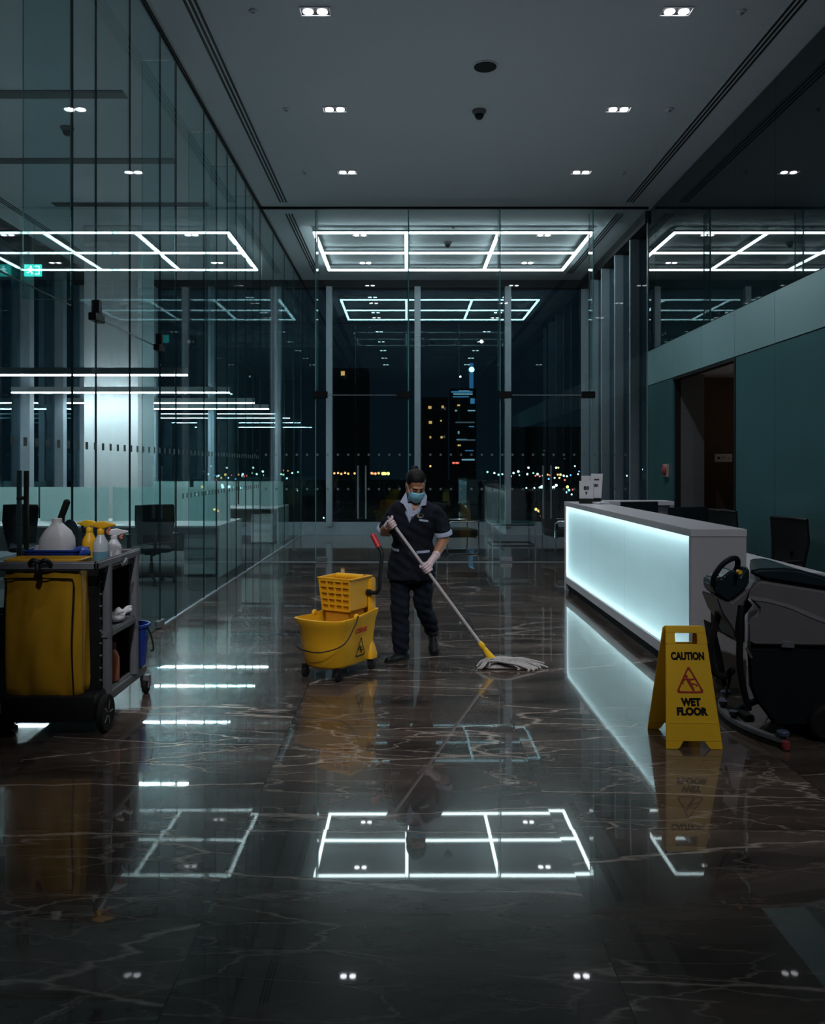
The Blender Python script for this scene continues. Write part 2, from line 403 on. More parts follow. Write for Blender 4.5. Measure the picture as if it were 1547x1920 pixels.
m.box((XL-.016, YP, 0), (XL+.016, YW-.15, .012)); m.build('floor_channel', 'alu', wl, smooth=False)
# small frosted marks along the glass at eye height
m = MB()
y = 5.1
while y < 13.7:
    for z in (1.76, 1.28):
        if z > 1.5 or y > 9: m.box((XL+.008, y, z-.028), (XL+.009, y+.05, z+.028))
    y += .17
m.build('frosted_marks', mat('frosted mark', (.10, .14, .15), .8, spec=.2), wl, smooth=False)
def patch(name, y, z, parent, w=.10):
    m = MB(); m.box((XL-.03, y-w, z-.03), (XL+.03, y+w, z+.03)); m.box((XL-.03, y-.035, z+.03), (XL+.03, y+.035, z+.14)); return m.build(name, 'black', parent, bevel=.004)
k = 0
for a, b in leaf:
    k += 1
    d = MB().pane((XL-T_/2, a+.005, .012), (XL+T_/2, b-.005, DH), 0).build('door_%d' % k, ['glass', 'edge'], smooth=False)
    struct(d, ['frameless glass door with long upright bar handles behind the cart', 'narrow glass door leaf hung from a black patch fitting', 'farther glass door leaf of the left glass wall'][k-1], 'glass door')
    hy = {1: 5.36, 2: 7.24, 3: 7.40}[k]
    if k == 1:
        for sx in (-.06, .06):
            h = MB(); h.tube([(XL+sx, hy-(.16 if sx > 0 else 0), .55), (XL+sx, hy-(.16 if sx > 0 else 0), 1.575)], .016, 12)
            for z in (.75, 1.4): h.cyl((XL, hy-(.16 if sx > 0 else 0), z), (XL+sx, hy-(.16 if sx > 0 else 0), z), .009)
            h.build('bar_handle', 'bronze', d)
    py = {1: 4.95+.12, 2: 6.52+.02, 3: 8.22-.02}[k]
    if k > 1: patch('patch_fitting', py, DH, d)
    m = MB().box((XL-.025, py-.08, .012), (XL+.025, py+.10, .075)); m.build('floor_patch', 'steel', d, bevel=.004)

# --- glass partition across the lobby
wp = thing('wall_partition', 'frameless glass partition with doors across the far end of the lobby', 'glass wall', (0, 0, 0), kind='structure')
cols = [XL+.02, -1.52, .036, 1.57, 3.13, 4.05]
PH = 2.80
for i, (a, b) in enumerate(zip(cols, cols[1:])):
    z0 = PH+.006 if i in (1, 3) else 0
    MB().pane((a+.004, YP-T_/2, z0), (b-.004, YP+T_/2, H-.03), 1).build('glass_panel', ['pglass', 'edge'], wp, smooth=False)
for x in cols[1:5]:
    MB().pane((x-.011, YP+.014, PH+.1), (x+.011, YP+.30, H-.03), 0).build('glass_fin', ['pglass', 'edgel'], wp, smooth=False)
    MB().box((x-.007, YP-.012, 0), (x+.007, YP+.014, H-.03)).build('joint_seal', 'edgel', wp, smooth=False)
MB().box((XL, YP-.02, H-.035), (4.05, YP+.02, H)).build('ceiling_channel', 'dark', wp, smooth=False)
MB().box((XL, YP-.03, 0), (4.05, YP+.03, .008)).build('floor_strip', 'alu', wp, smooth=False)
m = MB(); m2 = 0
x = XL+.1
while x < 4.0:
    for z in (1.80, 1.225):
        m.cyl((x, YP-.0075, z), (x, YP-.0085, z), .021, n=12)
    x += .172
m.build('frosted_dots', mat('frosted dot', (.17, .21, .23), .8), wp, smooth=False)
for i, (a, b) in enumerate(((cols[1], cols[2]), (cols[3], cols[4]))):
    mid = (a+b)/2
    for s, (p, q) in enumerate(((a, mid), (mid, b))):
        k += 1
        d = MB().pane((p+.006, YP-T_/2, .02), (q-.006, YP+T_/2, PH-.004), 1).build('door_%d' % k, ['pglass', 'edge'], smooth=False)
        struct(d, '%s leaf of the %s pair of glass doors in the far partition' % (('left', 'right')[s], ('left', 'right')[i]), 'glass door')
        hx = mid+(-.065 if s == 0 else .065)
        h = MB(); h.tube([(hx, YP-.06, .73), (hx, YP-.06, 1.62)], .014, 12)
        for z in (.85, 1.5): h.cyl((hx, YP, z), (hx, YP-.06, z), .008)
        h.build('bar_handle', 'steel', d)
        fx = a if s == 0 else b
        for name, z0, z1 in (('patch_fitting', PH-.055, PH+.06), ('floor_patch', .02, .085)):
            x0, x1 = (fx-.03, fx+.20) if s == 0 else (fx-.20, fx+.03)
            if name == 'floor_patch': x0, x1 = max(x0, p+.01), min(x1, q-.01)
            MB().box((x0, YP-.035, z0), (x1, YP+.035, z1)).build(name, 'black' if name[0] == 'p' else 'steel', d, bevel=.006)
    MB().box((a, YP-.009, PH-.006), (b, YP+.009, PH+.004)).build('head_seam', 'alu', wp, smooth=False)

# --- far window wall
def window_run(idx, p, q, label):     # a pane between two mullions on the far wall
    w = MB().pane((p, YW-.006, .32), (q, YW+.006, 5.78), 1).build('window_%d' % idx, ['wglass', 'edge'], smooth=False)
    struct(w, label, 'window'); return w
mx = [-7.2, -5.9, -4.55, -2.99, -1.80, .26, 2.37, 4.22]
lab = ['outermost tall night window of the office', 'tall night window behind the white column', 'tall night window at the office end', 'narrow tall night window at the end of the left glass wall',
       'tall night window left of the cleaner', 'tall night window right of the cleaner with city tower beyond', 'tall night window above the reception counter end']
for i, (p, q) in enumerate(zip(mx, mx[1:])):
    w = window_run(i+1, p+.07, q-.07, lab[i])
    MB().box((q-.07, YW-.16, .2), (q+.07, YW+.05, 5.8)).build('mullion', 'mull', w, bevel=.006)
o = MB().box((XO, YW-.12, .0), (4.3, YW+.1, .30)).build('trim_1', 'mull', bevel=.005); struct(o, 'long grey sill band under the far windows', 'sill')
o = MB().box((XO, YW-.14, 5.78), (4.3, YW+.15, H)).build('trim_2', 'dark', smooth=False); struct(o, 'dark head band above the far windows', 'trim')
# office side windows
ys = [YB, 2, 5, 8, 9.6, 11.2, 12.7, 14.1, 15.5, 17.0, 18.3, YW]
for i, (p, q) in enumerate(zip(ys, ys[1:])):
    w = MB().pane((XO-.006, p+.06, .3), (XO+.006, q-.06, 5.6), 0).build('window_%d' % (i+8), ['wglass', 'edge'], smooth=False)
    struct(w, 'tall dark window of the office side wall, %s' % ('pane %s from the near end' % 'first second third fourth fifth sixth seventh eighth ninth tenth eleventh'.split()[i]), 'window')
    MB().box((XO-.05, q-.09, .2), (XO+.18, q+.09, 5.62)).build('mullion', 'mull', w, bevel=.006)
o = MB().box((XO-.1, YB, 0), (XO+.06, YW, .30)).build('trim_3', 'mull', smooth=False); struct(o, 'grey sill band along the office side windows', 'sill')
o = MB().box((XO-.1, YB, 5.6), (XO+.1, YW, H)).build('trim_4', 'dark', smooth=False); struct(o, 'dark head band above the office side windows', 'trim')
# side windows at right, past the end of the teal wall
ys = [14.05, 15.1, 16.2, 17.3, 18.3, YW-.1]
for i, (p, q) in enumerate(zip(ys, ys[1:])):
    w = MB().pane((4.245, p+.04, .2), (4.257, q-.04, 5.74), 0).build('window_%d' % (i+19), ['wglass', 'edge'], smooth=False)
    struct(w, 'tall side window beyond the teal wall, %s from it' % 'first second third fourth fifth'.split()[i], 'window')
    MB().box((4.08, q-.04, .0), (4.30, q+.04, 5.76)).build('mullion', 'mull', w, bevel=.006)
o = MB().box((4.06, 14.05, 5.74), (4.36, YW, H)).build('trim_5', 'dark', smooth=False); struct(o, 'dark head band above the right side windows', 'trim')
o = MB().box((4.06, 14.05, 0), (4.36, YW, .2)).build('trim_6', 'mull', smooth=False); struct(o, 'grey sill under the right side windows', 'sill')

# --- right wall
wr = thing('wall_right', 'right wall of teal glass panels with dark mirror glass above', 'wall', (0, 0, 0), kind='structure')
jy = [YB, 1.0, 2.3, 3.45, 4.6, 5.75, 6.9, 8.05, 9.20, 10.33, 11.5, 12.71, 14.05]
for a, b in zip(jy, jy[1:]):
    if not (10.3 < a < 12.0): MB().box((XR, a+.003, .0), (XR+.08, b-.003, 2.96)).build('lower_panel', 'teal', wr, smooth=False)
    MB().box((XR+.0, a+.003, 2.975), (XR+.08, b-.003, 3.55)).build('frosted_panel', 'band', wr, smooth=False)
    MB().box((XR+.012, a+.002, 3.565), (XR+.08, b-.002, H-.02)).build('mirror_panel', 'upper', wr, smooth=False)
m = MB().box((XR+.03, YB, 0), (XR+.12, 10.33, H)).box((XR+.03, 12.71, 0), (XR+.12, 14.05, H)).box((XR+.03, 10.33, 2.94), (XR+.12, 12.71, H))
m.build('backing', 'dark', wr, smooth=False)
MB().box((XR-.004, 14.05, 0), (XR+.13, 14.09, H)).build('end_trim', 'mull', wr, bevel=.004)
m = MB().box((XR-.01, 10.29, 0), (XR+.1, 10.33, 2.96)).box((XR-.006, 10.33, 2.925), (XR+.1, 12.71, 2.965)); m.build('opening_frame', 'black', wr, bevel=.003)
# recess behind the opening
m = MB().box((XR+.12, 12.71, 0), (4.58, 13.2, H)); o = m.build('wall_recess_jamb', 'wall', smooth=False); struct(o, 'dark grey jamb of the opening in the right wall', 'wall')
o = MB().box((4.58, 13.2, 0), (7.4, 13.3, H)).build('wall_recess_far', 'brown', smooth=False); struct(o, 'dim brown wall inside the opening', 'wall')
o = MB().box((7.3, 10.2, 0), (7.4, 13.3, H)).build('wall_recess_side', 'brown', smooth=False); struct(o, 'dim brown side wall inside the opening', 'wall')
o = MB().box((XR+.12, 10.1, 0), (7.4, 10.2, H)).build('wall_recess_near', 'wall', smooth=False); struct(o, 'near wall of the recess in the right wall', 'wall')
o = MB().box((XR+.12, 10.2, 3.02), (7.4, 13.2, 3.1)).build('ceiling_recess', 'ceil', smooth=False); struct(o, 'low ceiling inside the opening', 'ceiling')
o = MB().box((XR+.09, 14.05, 0), (7.4, 14.1, H)).build('wall_recess_back', 'dark', smooth=False); struct(o, 'dark wall closing the recess', 'wall')

# --- office column and ceiling bulkhead
o = MB().box((-5.81, 14.9, 0), (-4.84, 15.86, H)).build('column', 'paint', bevel=.004); tag(o, 'square white column standing behind the office desks', 'column', kind='structure')

# ================================================================ CEILING FITTINGS
proto = thing('downlight', 'x', 'downlight', (0, 0, H))
m = MB()
for lo, hi in (((-.165, -.09, -.012), (.165, -.076, 0)), ((-.165, .076, -.012), (.165, .09, 0)), ((-.165, -.076, -.012), (-.151, .076, 0)), ((.151, -.076, -.012), (.165, .076, 0))): m.box(lo, hi)
m.build('trim_frame', 'paint', proto, bevel=.002)
MB().box((-.15, -.075, -.002), (.15, .075, .0)).build('black_tray', 'vent', proto, smooth=False)
for sx in (-.075, .075):
    MB().lathe([(.052, -.004), (.056, -.014), (.046, -.020), (.030, -.026), (0, -.028)], 20, (sx, 0, 0)).build('lamp', 'spot', proto)
rows = [3.6, 5.75, 7.89, 10.05, 12.2, 15.5, 17.6]
rl = ['nearest row', 'second row', 'row nearest the top of the photo', 'row level with the dome camera', 'row just before the glass partition', 'first row beyond the glass partition', 'last row before the windows']
first = True
for i, y in enumerate(rows):
    for x, side in ((-.87, 'left'), (2.58, 'right')):
        L_ = 'twin square recessed downlight, %s side, %s' % (side, rl[i])
        if first: proto.location = (x, y, H); proto.scale = (.9, .9, .9); proto['label'] = L_; proto['group'] = 'twin recessed downlights'; first = False
        else: dup(proto, (x, y, H), 0, L_, 'twin recessed downlights')
def diffuser(x, y0, y1, label):
    t = thing('slot_diffuser', label, 'air vent', (x, (y0+y1)/2, H), group='slot air diffusers')
    h = (y1-y0)/2
    MB().box((-.085, -h, -.006), (.085, h, 0)).build('frame', 'ceil', t, smooth=False)
    for dx in (-.05, 0, .05): MB().box((dx-.014, -h+.02, -.009), (dx+.014, h-.02, -.005)).build('slot', 'vent', t, smooth=False)
diffuser(-2.02, -1.0, 13.6, 'long three-slot air diffuser beside the left glass wall'); diffuser(-2.02, 14.2, 18.6, 'three-slot air diffuser left, beyond the glass partition')
diffuser(3.67, -1.0, 13.6, 'long three-slot air diffuser beside the right wall'); diffuser(3.67, 14.2, 18.6, 'three-slot air diffuser right, beyond the glass partition')
diffuser(-6.6, 4.0, 18.6, 'three-slot air diffuser above the office side windows')
for i, (y, x0) in enumerate(((9.65, -6.3), (11.75, -6.2), (13.7, -5.85))):
    t = thing('ceiling_slot', 'dark crosswise slot in the office ceiling, %s' % ['nearest of three', 'middle of three', 'farthest of three'][i], 'air vent', ((x0-3.28)/2, y, H), group='crosswise office ceiling slots')
    hw = (-3.28-x0)/2
    MB().box((-hw, -.10, -.012), (hw, .10, 0)).build('frame', 'wall', t, bevel=.003); MB().box((-hw+.02, -.08, -.016), (hw-.02, .08, -.010)).build('slot', 'vent', t, smooth=False)
t = thing('ceiling_speaker', 'round dark ceiling speaker above the lobby', 'speaker', (.857, 8.98, H))
MB().lathe([(.14, 0), (.14, -.008), (.128, -.012), (.125, -.008)], 36).build('ring', 'ceil', t); MB().lathe([(.124, -.004), (.122, -.012), (.06, -.016), (0, -.017)], 36).build('grille', 'dark', t)
def dome(x, y, label):
    t = thing('dome_camera', label, 'security camera', (x, y, H))
    MB().lathe([(.085, 0), (.085, -.02), (.07, -.04), (.062, -.05)], 28).build('housing', 'wall', t); MB().lathe([(.058, -.048), (.052, -.08), (.03, -.105), (0, -.113)], 24).build('lens_dome', 'black', t)
dome(.89, 10.1, 'small dome security camera on the lobby ceiling'); dome(.80, 16.0, 'small dome security camera beyond the glass partition'); dome(-4.35, 10.6, 'small dome security camera on the office ceiling')
sp = thing('sprinkler', 'x', 'sprinkler', (0, 0, H))
MB().lathe([(.045, 0), (.043, -.012), (.03, -.022), (0, -.025)], 20).build('cover_plate', 'ceil', sp); MB().lathe([(.012, -.02), (.02, -.034), (0, -.037)], 14).build('sprinkler_head', 'steel', sp)
first = True
for x, y, s in ((-1.46, 7.89, 'left of the left downlights, near the top of the photo'), (-1.46, 10.05, 'left of the left downlights, level with the dome camera'), (-1.5, 12.2, 'left of the left downlights, just before the glass partition'),
                (3.2, 10.05, 'right of the right downlights, level with the dome camera'), (3.2, 12.2, 'right of the right downlights, just before the glass partition'), (3.2, 7.89, 'right of the right downlights, near the top of the photo'), (.85, 15.0, 'in the middle beyond the glass partition')):
    L_ = 'small round sprinkler cap, '+s
    if first: sp.location = (x, y, H); sp['label'] = L_; sp['group'] = 'ceiling sprinklers'; first = False
    else: dup(sp, (x, y, H), 0, L_, 'ceiling sprinklers')

# --- the lattice of light tubes
g = thing('light_grid', 'lattice of bright white light tubes under the ceiling beyond the glass partition', 'ceiling light', (0, 0, 0))
GZ, GX, GY = 5.85, (-1.66, 0, 1.67, 3.36), (14.97, 16.39, 17.80)
w = .029
for y in GY:
    for a, b in zip(GX, GX[1:]):
        MB().box((a+w+.004, y-w, GZ-w), (b-w-.004, y+w, GZ-w+.028)).build('tube', 'tube', g, bevel=.004)
        MB().box((a+w, y-w-.004, GZ-w+.029), (b-w, y+w+.004, GZ+w)).build('profile', 'wall', g, smooth=False)
for x in GX:
    for a, b in zip(GY, GY[1:]):
        ya, yb = (a-w if a == GY[0] else a+.002), (b-.002 if b != GY[-1] else b+w)
        MB().box((x-w, ya, GZ-w), (x+w, yb, GZ-w+.028)).build('tube', 'tube', g, bevel=.004)
        MB().box((x-w-.004, ya, GZ-w+.029), (x+w+.004, yb, GZ+w)).build('profile', 'wall', g, smooth=False)
for x in GX:
    for y in GY: MB().cyl((x, y, GZ+w), (x, y, H), .006, n=8).build('hanger', 'steel', g)

# --- office pendants
PZ = 2.88
for i, (y, x0) in enumerate(((11.67, -6.95), (14.45, -6.9), (16.81, -6.9), (18.55, -6.9))):
    x1 = -3.09
    t = thing('pendant_light', 'long linear pendant lamp over the office desks, %s' % ['nearest and highest in view', 'second, passing before the white column', 'third, starting behind the column', 'farthest and lowest in view'][i], 'pendant light', ((x0+x1)/2, y, PZ), group='linear office pendants')
    hw = (x1-x0)/2
    MB().box((-hw, -.03, .022), (hw, .03, .115)).build('body', M['pbody'], t, bevel=.004)
    MB().box((-hw+.004, -.026, .004), (hw-.004, .026, .021)).build('diffuser', 'tube2', t, bevel=.004)
    for sx in (-hw+.4, hw-.4): MB().cyl((sx, 0, .115), (sx, 0, H-PZ), .0025, n=6).build('cable', 'dark', t)

# --- exit sign
p = at(62, 507, 15.3); t = thing('exit_sign', 'small green illuminated running man exit sign high in the office', 'exit sign', (p.x, p.y, p.z))
MB().box((-.16, -.02, -.11), (.16, .02, .11)).build('box', 'exitg', t, bevel=.006)
m = MB(); Y_ = -.0215
def fl(poly): m.prism(poly, lambda a, b: (a, Y_, b), lambda a, b: (a, Y_-.001, b))
fl([(.03, -.08), (.13, -.08), (.13, .08), (.03, .08), (.03, .065), (.115, .065), (.115, -.065), (.03, -.065)])
fl([(-.03+.018*math.cos(a*PI/5), .065+.018*math.sin(a*PI/5)) for a in range(10)])
fl([(-.06, .04), (-.02, .045), (.01, .015), (.03, .02), (.03, .005), (.0, 0), (-.02, .015), (-.025, -.02), (.0, -.04), (-.005, -.08), (-.022, -.08), (-.02, -.048), (-.05, -.03), (-.07, -.055), (-.11, -.055), (-.11, -.04), (-.08, -.038), (-.055, .02), (-.075, .005), (-.09, .02), (-.1, .01)])
m.build('running_man_pictogram', 'exitw', t, smooth=False)
MB().cyl((0, 0, .11), (0, 0, H-p.z), .006, n=8).build('hanger', 'steel', t)

# ================================================================ OUTSIDE
o = MB().box((-160, YW+.3, -5.2), (220, 420, -5)).build('ground_outside', 'ground', smooth=False); struct(o, 'dark ground of the city outside', 'ground')
def lamp_post(x, y, Y, c, rpx, label, group):
    p = at(x, y, Y); r = rpx*Y/F
    t = thing('street_lamp', label, 'street lamp', (p.x, p.y, -5), group=group)
    MB().ell((0, 0, p.z+5), r, 12, 8).build('lamp_head', LAMPC[c], t)
    MB().cyl((0, 0, 0), (0, 0, p.z+5-r), .07, .05, 6).build('post', 'dark', t)
lamps = []
for x in (627, 634, 640, 647, 653, 665): lamps.append((x, 888+random.uniform(-1.5, 1.5), 'o', 2.1))
for x in (697, 704, 710): lamps.append((x, 888+random.uniform(-.8, .8), 'o', 2.4))
for x in (718, 722, 728): lamps.append((x, 888, 'y', 3.0))
lamps += [(532, 882, 'o', 1.6), (540, 883, 'o', 1.6), (538, 897, 'w', 1.8), (558, 920, 'w', 1.2), (607, 971, 'w', 1.5), (700, 888, 'r', 2), (807, 874, 'o', 2.0), (850, 868, 'r', 2.0), (857, 868, 'r', 2.0)]
for x, y, c, r in ((914, 885, 'g', 1.9), (927, 887, 'w', 1.8), (935, 890, 'g', 2.0), (942, 889, 'w', 1.6), (958, 893, 'y', 1.6), (963, 887, 'w', 2), (972, 884, 'w', 2.2), (974, 891, 'g', 1.4), (989, 889, 'w', 2), (1000, 887, 'g', 1.6), (1008, 889, 'w', 2.2), (1004, 892, 'r', 1.6),
                   (1012, 893, 'r', 1.8), (1018, 892, 'w', 1.6), (1027, 890, 'o', 1.8), (1031, 891, 'r', 1.5), (1040, 896, 'w', 1.6), (1046, 890, 'o', 2), (1051, 890, 'y', 2.2), (1049, 896, 'y', 1.8), (1057, 892, 'w', 2), (1063, 893, 'w', 1.8), (1070, 891, 'b', 1.6), (1084, 889, 'w', 1.6), (991, 877, 'w', 2.0), (1043, 877, 'w', 2.0), (1047, 877, 'y', 1.6), (1078, 874, 'w', 1.5),
                   (1059, 900, 'r', 1.8), (1016, 913, 'w', 3.0), (1012, 914, 'g', 2.0), (1038, 914, 'w', 3), (1043, 910, 'w', 2.6), (1064, 913, 'y', 2.8), (1067, 919, 'g', 2.2), (1063, 923, 'c', 2.2), (1074, 918, 'r', 1.6), (1072, 927, 'w', 1.6), (1086, 884, 'b', 1.4), (1029, 898, 'b', 1.8), (1002, 915, 'w', 1.6), (987, 915, 'w', 1.5),
                   (1005, 955, 'y', 2.6), (1010, 958, 'o', 2.6), (1014, 967, 'r', 1.6), (1016, 982, 'y', 1.5), (1175, 892, 'w', 1.8), (1204, 880, 'w', 1.5)):
    lamps.append((x, y, c, r))
cn = dict(w='white', o='orange', y='yellow', g='greenish', r='red', b='blue', c='cyan')
for x, y, c, r in lamps:
    Y = (125 if y < 905 else (88 if y < 935 else 58))+(lamps.index((x, y, c, r))*7 % 31)
    where = 'left of the cleaner' if x < 770 else ('between cleaner and counter' if x < 1020 else 'above the counter end')
    if y > 935: where = 'low among the trees outside'
    lamp_post(x, y, Y, c, r, 'tiny blurred %s street lamp far outside, %s' % (cn[c], where), '%s street lamps %s' % (cn[c], where))
def tower(name, x0, x1, ytop, Y, label, wins, extra=None):
    a, b = at(x0, ytop, Y), at(x1, ytop, Y)
    t = thing(name, label, 'building', ((a.x+b.x)/2, Y, -5))
    h = a.z+5; hw = (b.x-a.x)/2
    MB().box((-hw, 0, 0), (hw, 2*hw, h)).build('facade', 'bldg', t, smooth=False)
    s = Y/F
    for wx, wy, ww, wh, c in wins:
        q = at(wx, wy, Y)-Vector(t.location)
        MB().box((q.x-ww*s/2, -.3, q.z-wh*s/2), (q.x+ww*s/2, -.02, q.z+wh*s/2)).build('lit_window', LW[c], t, smooth=False)
    return t, s
LW = dict(o=emis('lit window warm', (1, .42, .12), 2.2), w=emis('lit window cool', (.6, .85, 1), .8), b=emis('lit window blue', (.12, .45, .8), .8), r=emis('lit sign red', (1, .14, .06), 3), d=emis('lit window dim', (.5, .6, .7), .25))
wins = [(866, 735, 40, 3, 'b'), (868, 739, 36, 2.4, 'w'), (864, 744, 30, 2, 'b'), (870, 733, 20, 1.5, 'w'), (884, 770, 14, 2.4, 'w'), (872, 792, 36, 2.6, 'd'), (874, 825, 34, 2.8, 'd'), (866, 824, 20, 2, 'w'), (878, 862, 24, 3, 'w'), (880, 845, 16, 2, 'b'),
        (860, 760, 5, 3, 'o'), (855, 770, 4, 3, 'w'), (861, 835, 6, 3, 'o'), (856, 868, 10, 3, 'r'), (860, 811, 3, 5, 'w'), (884, 800, 10, 2, 'b'), (886, 752, 8, 10, 'b')]
t, s = tower('office_tower', 845, 893, 728, 300, 'dark city tower with lit floors and a blue beacon seen through the window', wins)
q = at(885, 700, 300)-Vector(t.location); MB().box((q.x-.7, 2, q.z-7.5), (q.x+.7, 3.4, q.z+4)).build('beacon_mast', emis('beacon blue', (.10, .42, .85), .55), t, smooth=False)
q = at(885, 692, 300)-Vector(t.location); MB().ell((q.x, 1.5, q.z), 1.0).build('beacon', emis('beacon', (.5, .85, 1), 7), t)
tower('apartment_block', 792, 840, 745, 280, 'dark apartment block with a few warm lit windows', [(806, 764, 6, 5, 'o'), (830, 763, 4, 5, 'o'), (834, 766, 3, 5, 'd'), (807, 792, 6, 5, 'o'), (827, 789, 3, 3, 'o'), (807, 820, 3, 4, 'o'), (828, 820, 4, 4, 'o'), (833, 819, 3, 5, 'd')])
tower('apartment_block', 625, 690, 690, 320, 'dark apartment block with one bright warm window', [(643, 700, 7, 8, 'o')])
tower('apartment_block', 960, 1090, 800, 340, 'dark unlit block behind the right hand far window', [(1020, 845, 3, 2, 'd'), (1058, 860, 3, 2, 'd')])

# ================================================================ OFFICE FURNITURE
def bench_desk(x0, x1, y0, y1, label, screens):
    t = thing('office_desk', label, 'desk', ((x0+x1)/2, (y0+y1)/2, 0), group='white office bench desks')
    hx, hy = (x1-x0)/2, (y1-y0)/2; ym = 0
    for a, b in ((-hy, -.012), (.012, hy)): MB().box((-hx, a, .722), (hx, b, .75)).build('worktop', 'desk', t, bevel=.004)
    for s in (-1, 1):
        for a, b in ((-hy+.05, -.03), (.03, hy-.05)): MB().box((s*hx-(.03 if s > 0 else 0), a, 0), (s*hx+(0 if s > 0 else .03), b, .722)).build('end_panel', 'desk', t, bevel=.003)
    MB().box((-hx+.05, -.012, .30), (hx-.05, .012, .70)).build('modesty_panel', 'desk', t, smooth=False)
    n = 2; w = 2*hx/n
    for i in range(n): MB().box((-hx+i*w+.02, -.010, .765), (-hx+(i+1)*w-.015, .010, 1.285)).build('divider_screen', 'screen', t, bevel=.003)
    return t
bench_desk(-4.55, -2.70, 11.9, 13.6, 'white office desk with frosted divider, nearest and beside the glass wall', 1)
bench_desk(-6.75, -4.58, 11.9, 13.6, 'white office desk with frosted divider, nearest row, behind the cleaning cart', 1)
bench_desk(-4.60, -2.64, 17.0, 18.6, 'white office desk with frosted divider in the far row near the windows', 1)
bench_desk(-6.75, -4.65, 17.0, 18.6, 'white office desk in the far row behind the column', 1)
def pedestal(x0, x1, y, h, label):
    t = thing('drawer_pedestal', label, 'drawer unit', ((x0+x1)/2, y, 0), group='white drawer pedestals'); hw = (x1-x0)/2
    MB().box((-hw, 0, .035), (hw, .55, h)).build('cabinet', 'desk', t, bevel=.004)
    z = .045; hs = [(h-.06)*.44, (h-.06)*.28, (h-.06)*.28]
    for k_ in hs:
        d = MB().box((-hw+.006, -.018, z+.004), (hw-.006, -.001, z+k_-.004)).build('drawer', 'desk', t, bevel=.003); z += k_
        MB().box((-hw+.02, -.026, z-.022), (hw-.02, -.018, z-.012)).build('handle', 'steel', d, smooth=False)
    for sx in (-hw+.05, hw-.05):
        for y_ in (.05, .5): MB().cyl((sx-.012, y_, .018), (sx+.012, y_, .018), .018, n=12).build('caster', 'black', t)
pedestal(-3.22, -2.76, 11.97, .61, 'white three drawer pedestal under the nearest desk'); pedestal(-3.20, -2.74, 17.05, .62, 'white three drawer pedestal under the far desk')

ch = thing('office_chair', 'x', 'chair', (0, 0, 0))
m = MB(); pr = []
for z, y, w_ in ((.58, .235, .40), (.70, .26, .46), (.85, .265, .48), (1.0, .25, .49), (1.07, .245, .49)): pr.append((z, y, w_))
rings = [[Vector((-w_/2, y+.02, z)), Vector((-w_/4, y+.05, z)), Vector((0, y+.06, z)), Vector((w_/4, y+.05, z)), Vector((w_/2, y+.02, z)), Vector((w_/2, y+.008, z)), Vector((w_/4, y+.038, z)), Vector((0, y+.048, z)), Vector((-w_/4, y+.038, z)), Vector((-w_/2, y+.008, z))] for z, y, w_ in pr]
m.loft(rings); m.build('backrest', 'mesh', ch)
fr = [(-.245, .265, 1.075), (0, .30, 1.08), (.245, .265, 1.075), (.245, .285, .85), (.205, .255, .58), (0, .27, .56), (-.205, .255, .58), (-.245, .285, .85), (-.245, .265, 1.075)]
MB().tube(fr, .016, 8).build('back_frame', 'black', ch)
MB().tube(smooth_path([(0, .05, .40), (0, .25, .43), (0, .33, .60), (0, .305, .75)]), .024, 8).build('spine', 'black', ch)
m = MB(); m.loft([[Vector((x, y, z)) for x, y in rrect(.50*s_, .48*s_, .1)] for z, s_ in ((.43, .9), (.445, 1), (.48, 1), (.50, .94))]); m.build('seat', 'mesh', ch)
for s in (-1, 1):
    MB().tube(smooth_path([(s*.24, .05, .44), (s*.31, .07, .48), (s*.31, .06, .66)]), .016, 8).box((s*.31-.035, -.12, .66), (s*.31+.035, .13, .685)).build('armrest', 'black', ch)
MB().cyl((0, 0, .10), (0, 0, .28), .028).cyl((0, 0, .28), (0, 0, .43), .018).box((-.1, -.1, .40), (.1, .12, .435)).build('gas_lift', 'black', ch)
m = MB()
for k_ in range(5):
    a = 2*PI*k_/5+.3; m.tube([(0, 0, .11), (.16*math.cos(a), .16*math.sin(a), .105), (.31*math.cos(a), .31*math.sin(a), .075)], [.03, .025, .018], 8)
m.build('star_base', 'black', ch)
for k_ in range(5):
    a = 2*PI*k_/5+.3; c = Vector((.31*math.cos(a), .31*math.sin(a), .03)); d = Vector((-math.sin(a), math.cos(a), 0))*.022
    MB().cyl(c-d, c+d, .03, n=14).cyl(c, c+Vector((0, 0, .05)), .01).build('caster', 'rubber', ch)
# local backrest is at +y: the chair faces -y
chairs = [((-3.50, 11.35, 0), PI+.45, 'black mesh office chair at the nearest desk, in clear view right of the cart'), ((-5.18, 11.45, 0), PI-.15, 'black mesh office chair partly hidden behind the cart'),
          ((-3.10, 14.05, 0), PI/2+.1, 'black mesh office chair seen edge on beyond the nearest desk'),
          ((3.62, 8.3, 0), -PI/2+.3, 'black high back chair nearest, behind the reception counter'), ((3.5, 9.75, 0), -PI/2+.3, 'black chair farther along behind the reception counter, by the dark opening')]
for i, (l, rz, lb) in enumerate(chairs):
    if i == 0: ch.location = l; ch.rotation_euler = (0, 0, rz); ch['label'] = lb; ch['group'] = 'black swivel chairs'
    else: dup(ch, l, rz, lb, 'black swivel chairs')
b = thing('waste_bin', 'dark round waste bin behind the cleaning cart', 'bin', (-2.92, 5.75, 0))
MB().lathe([(.13, 0), (.17, .5), (.18, .57), (.175, .585), (.16, .57), (.125, .02)], 28).build('body', 'black', b)
MB().lathe([(.182, .555), (.186, .565), (.182, .59), (.172, .592)], 28, caps=False).build('rim', 'rubber', b)

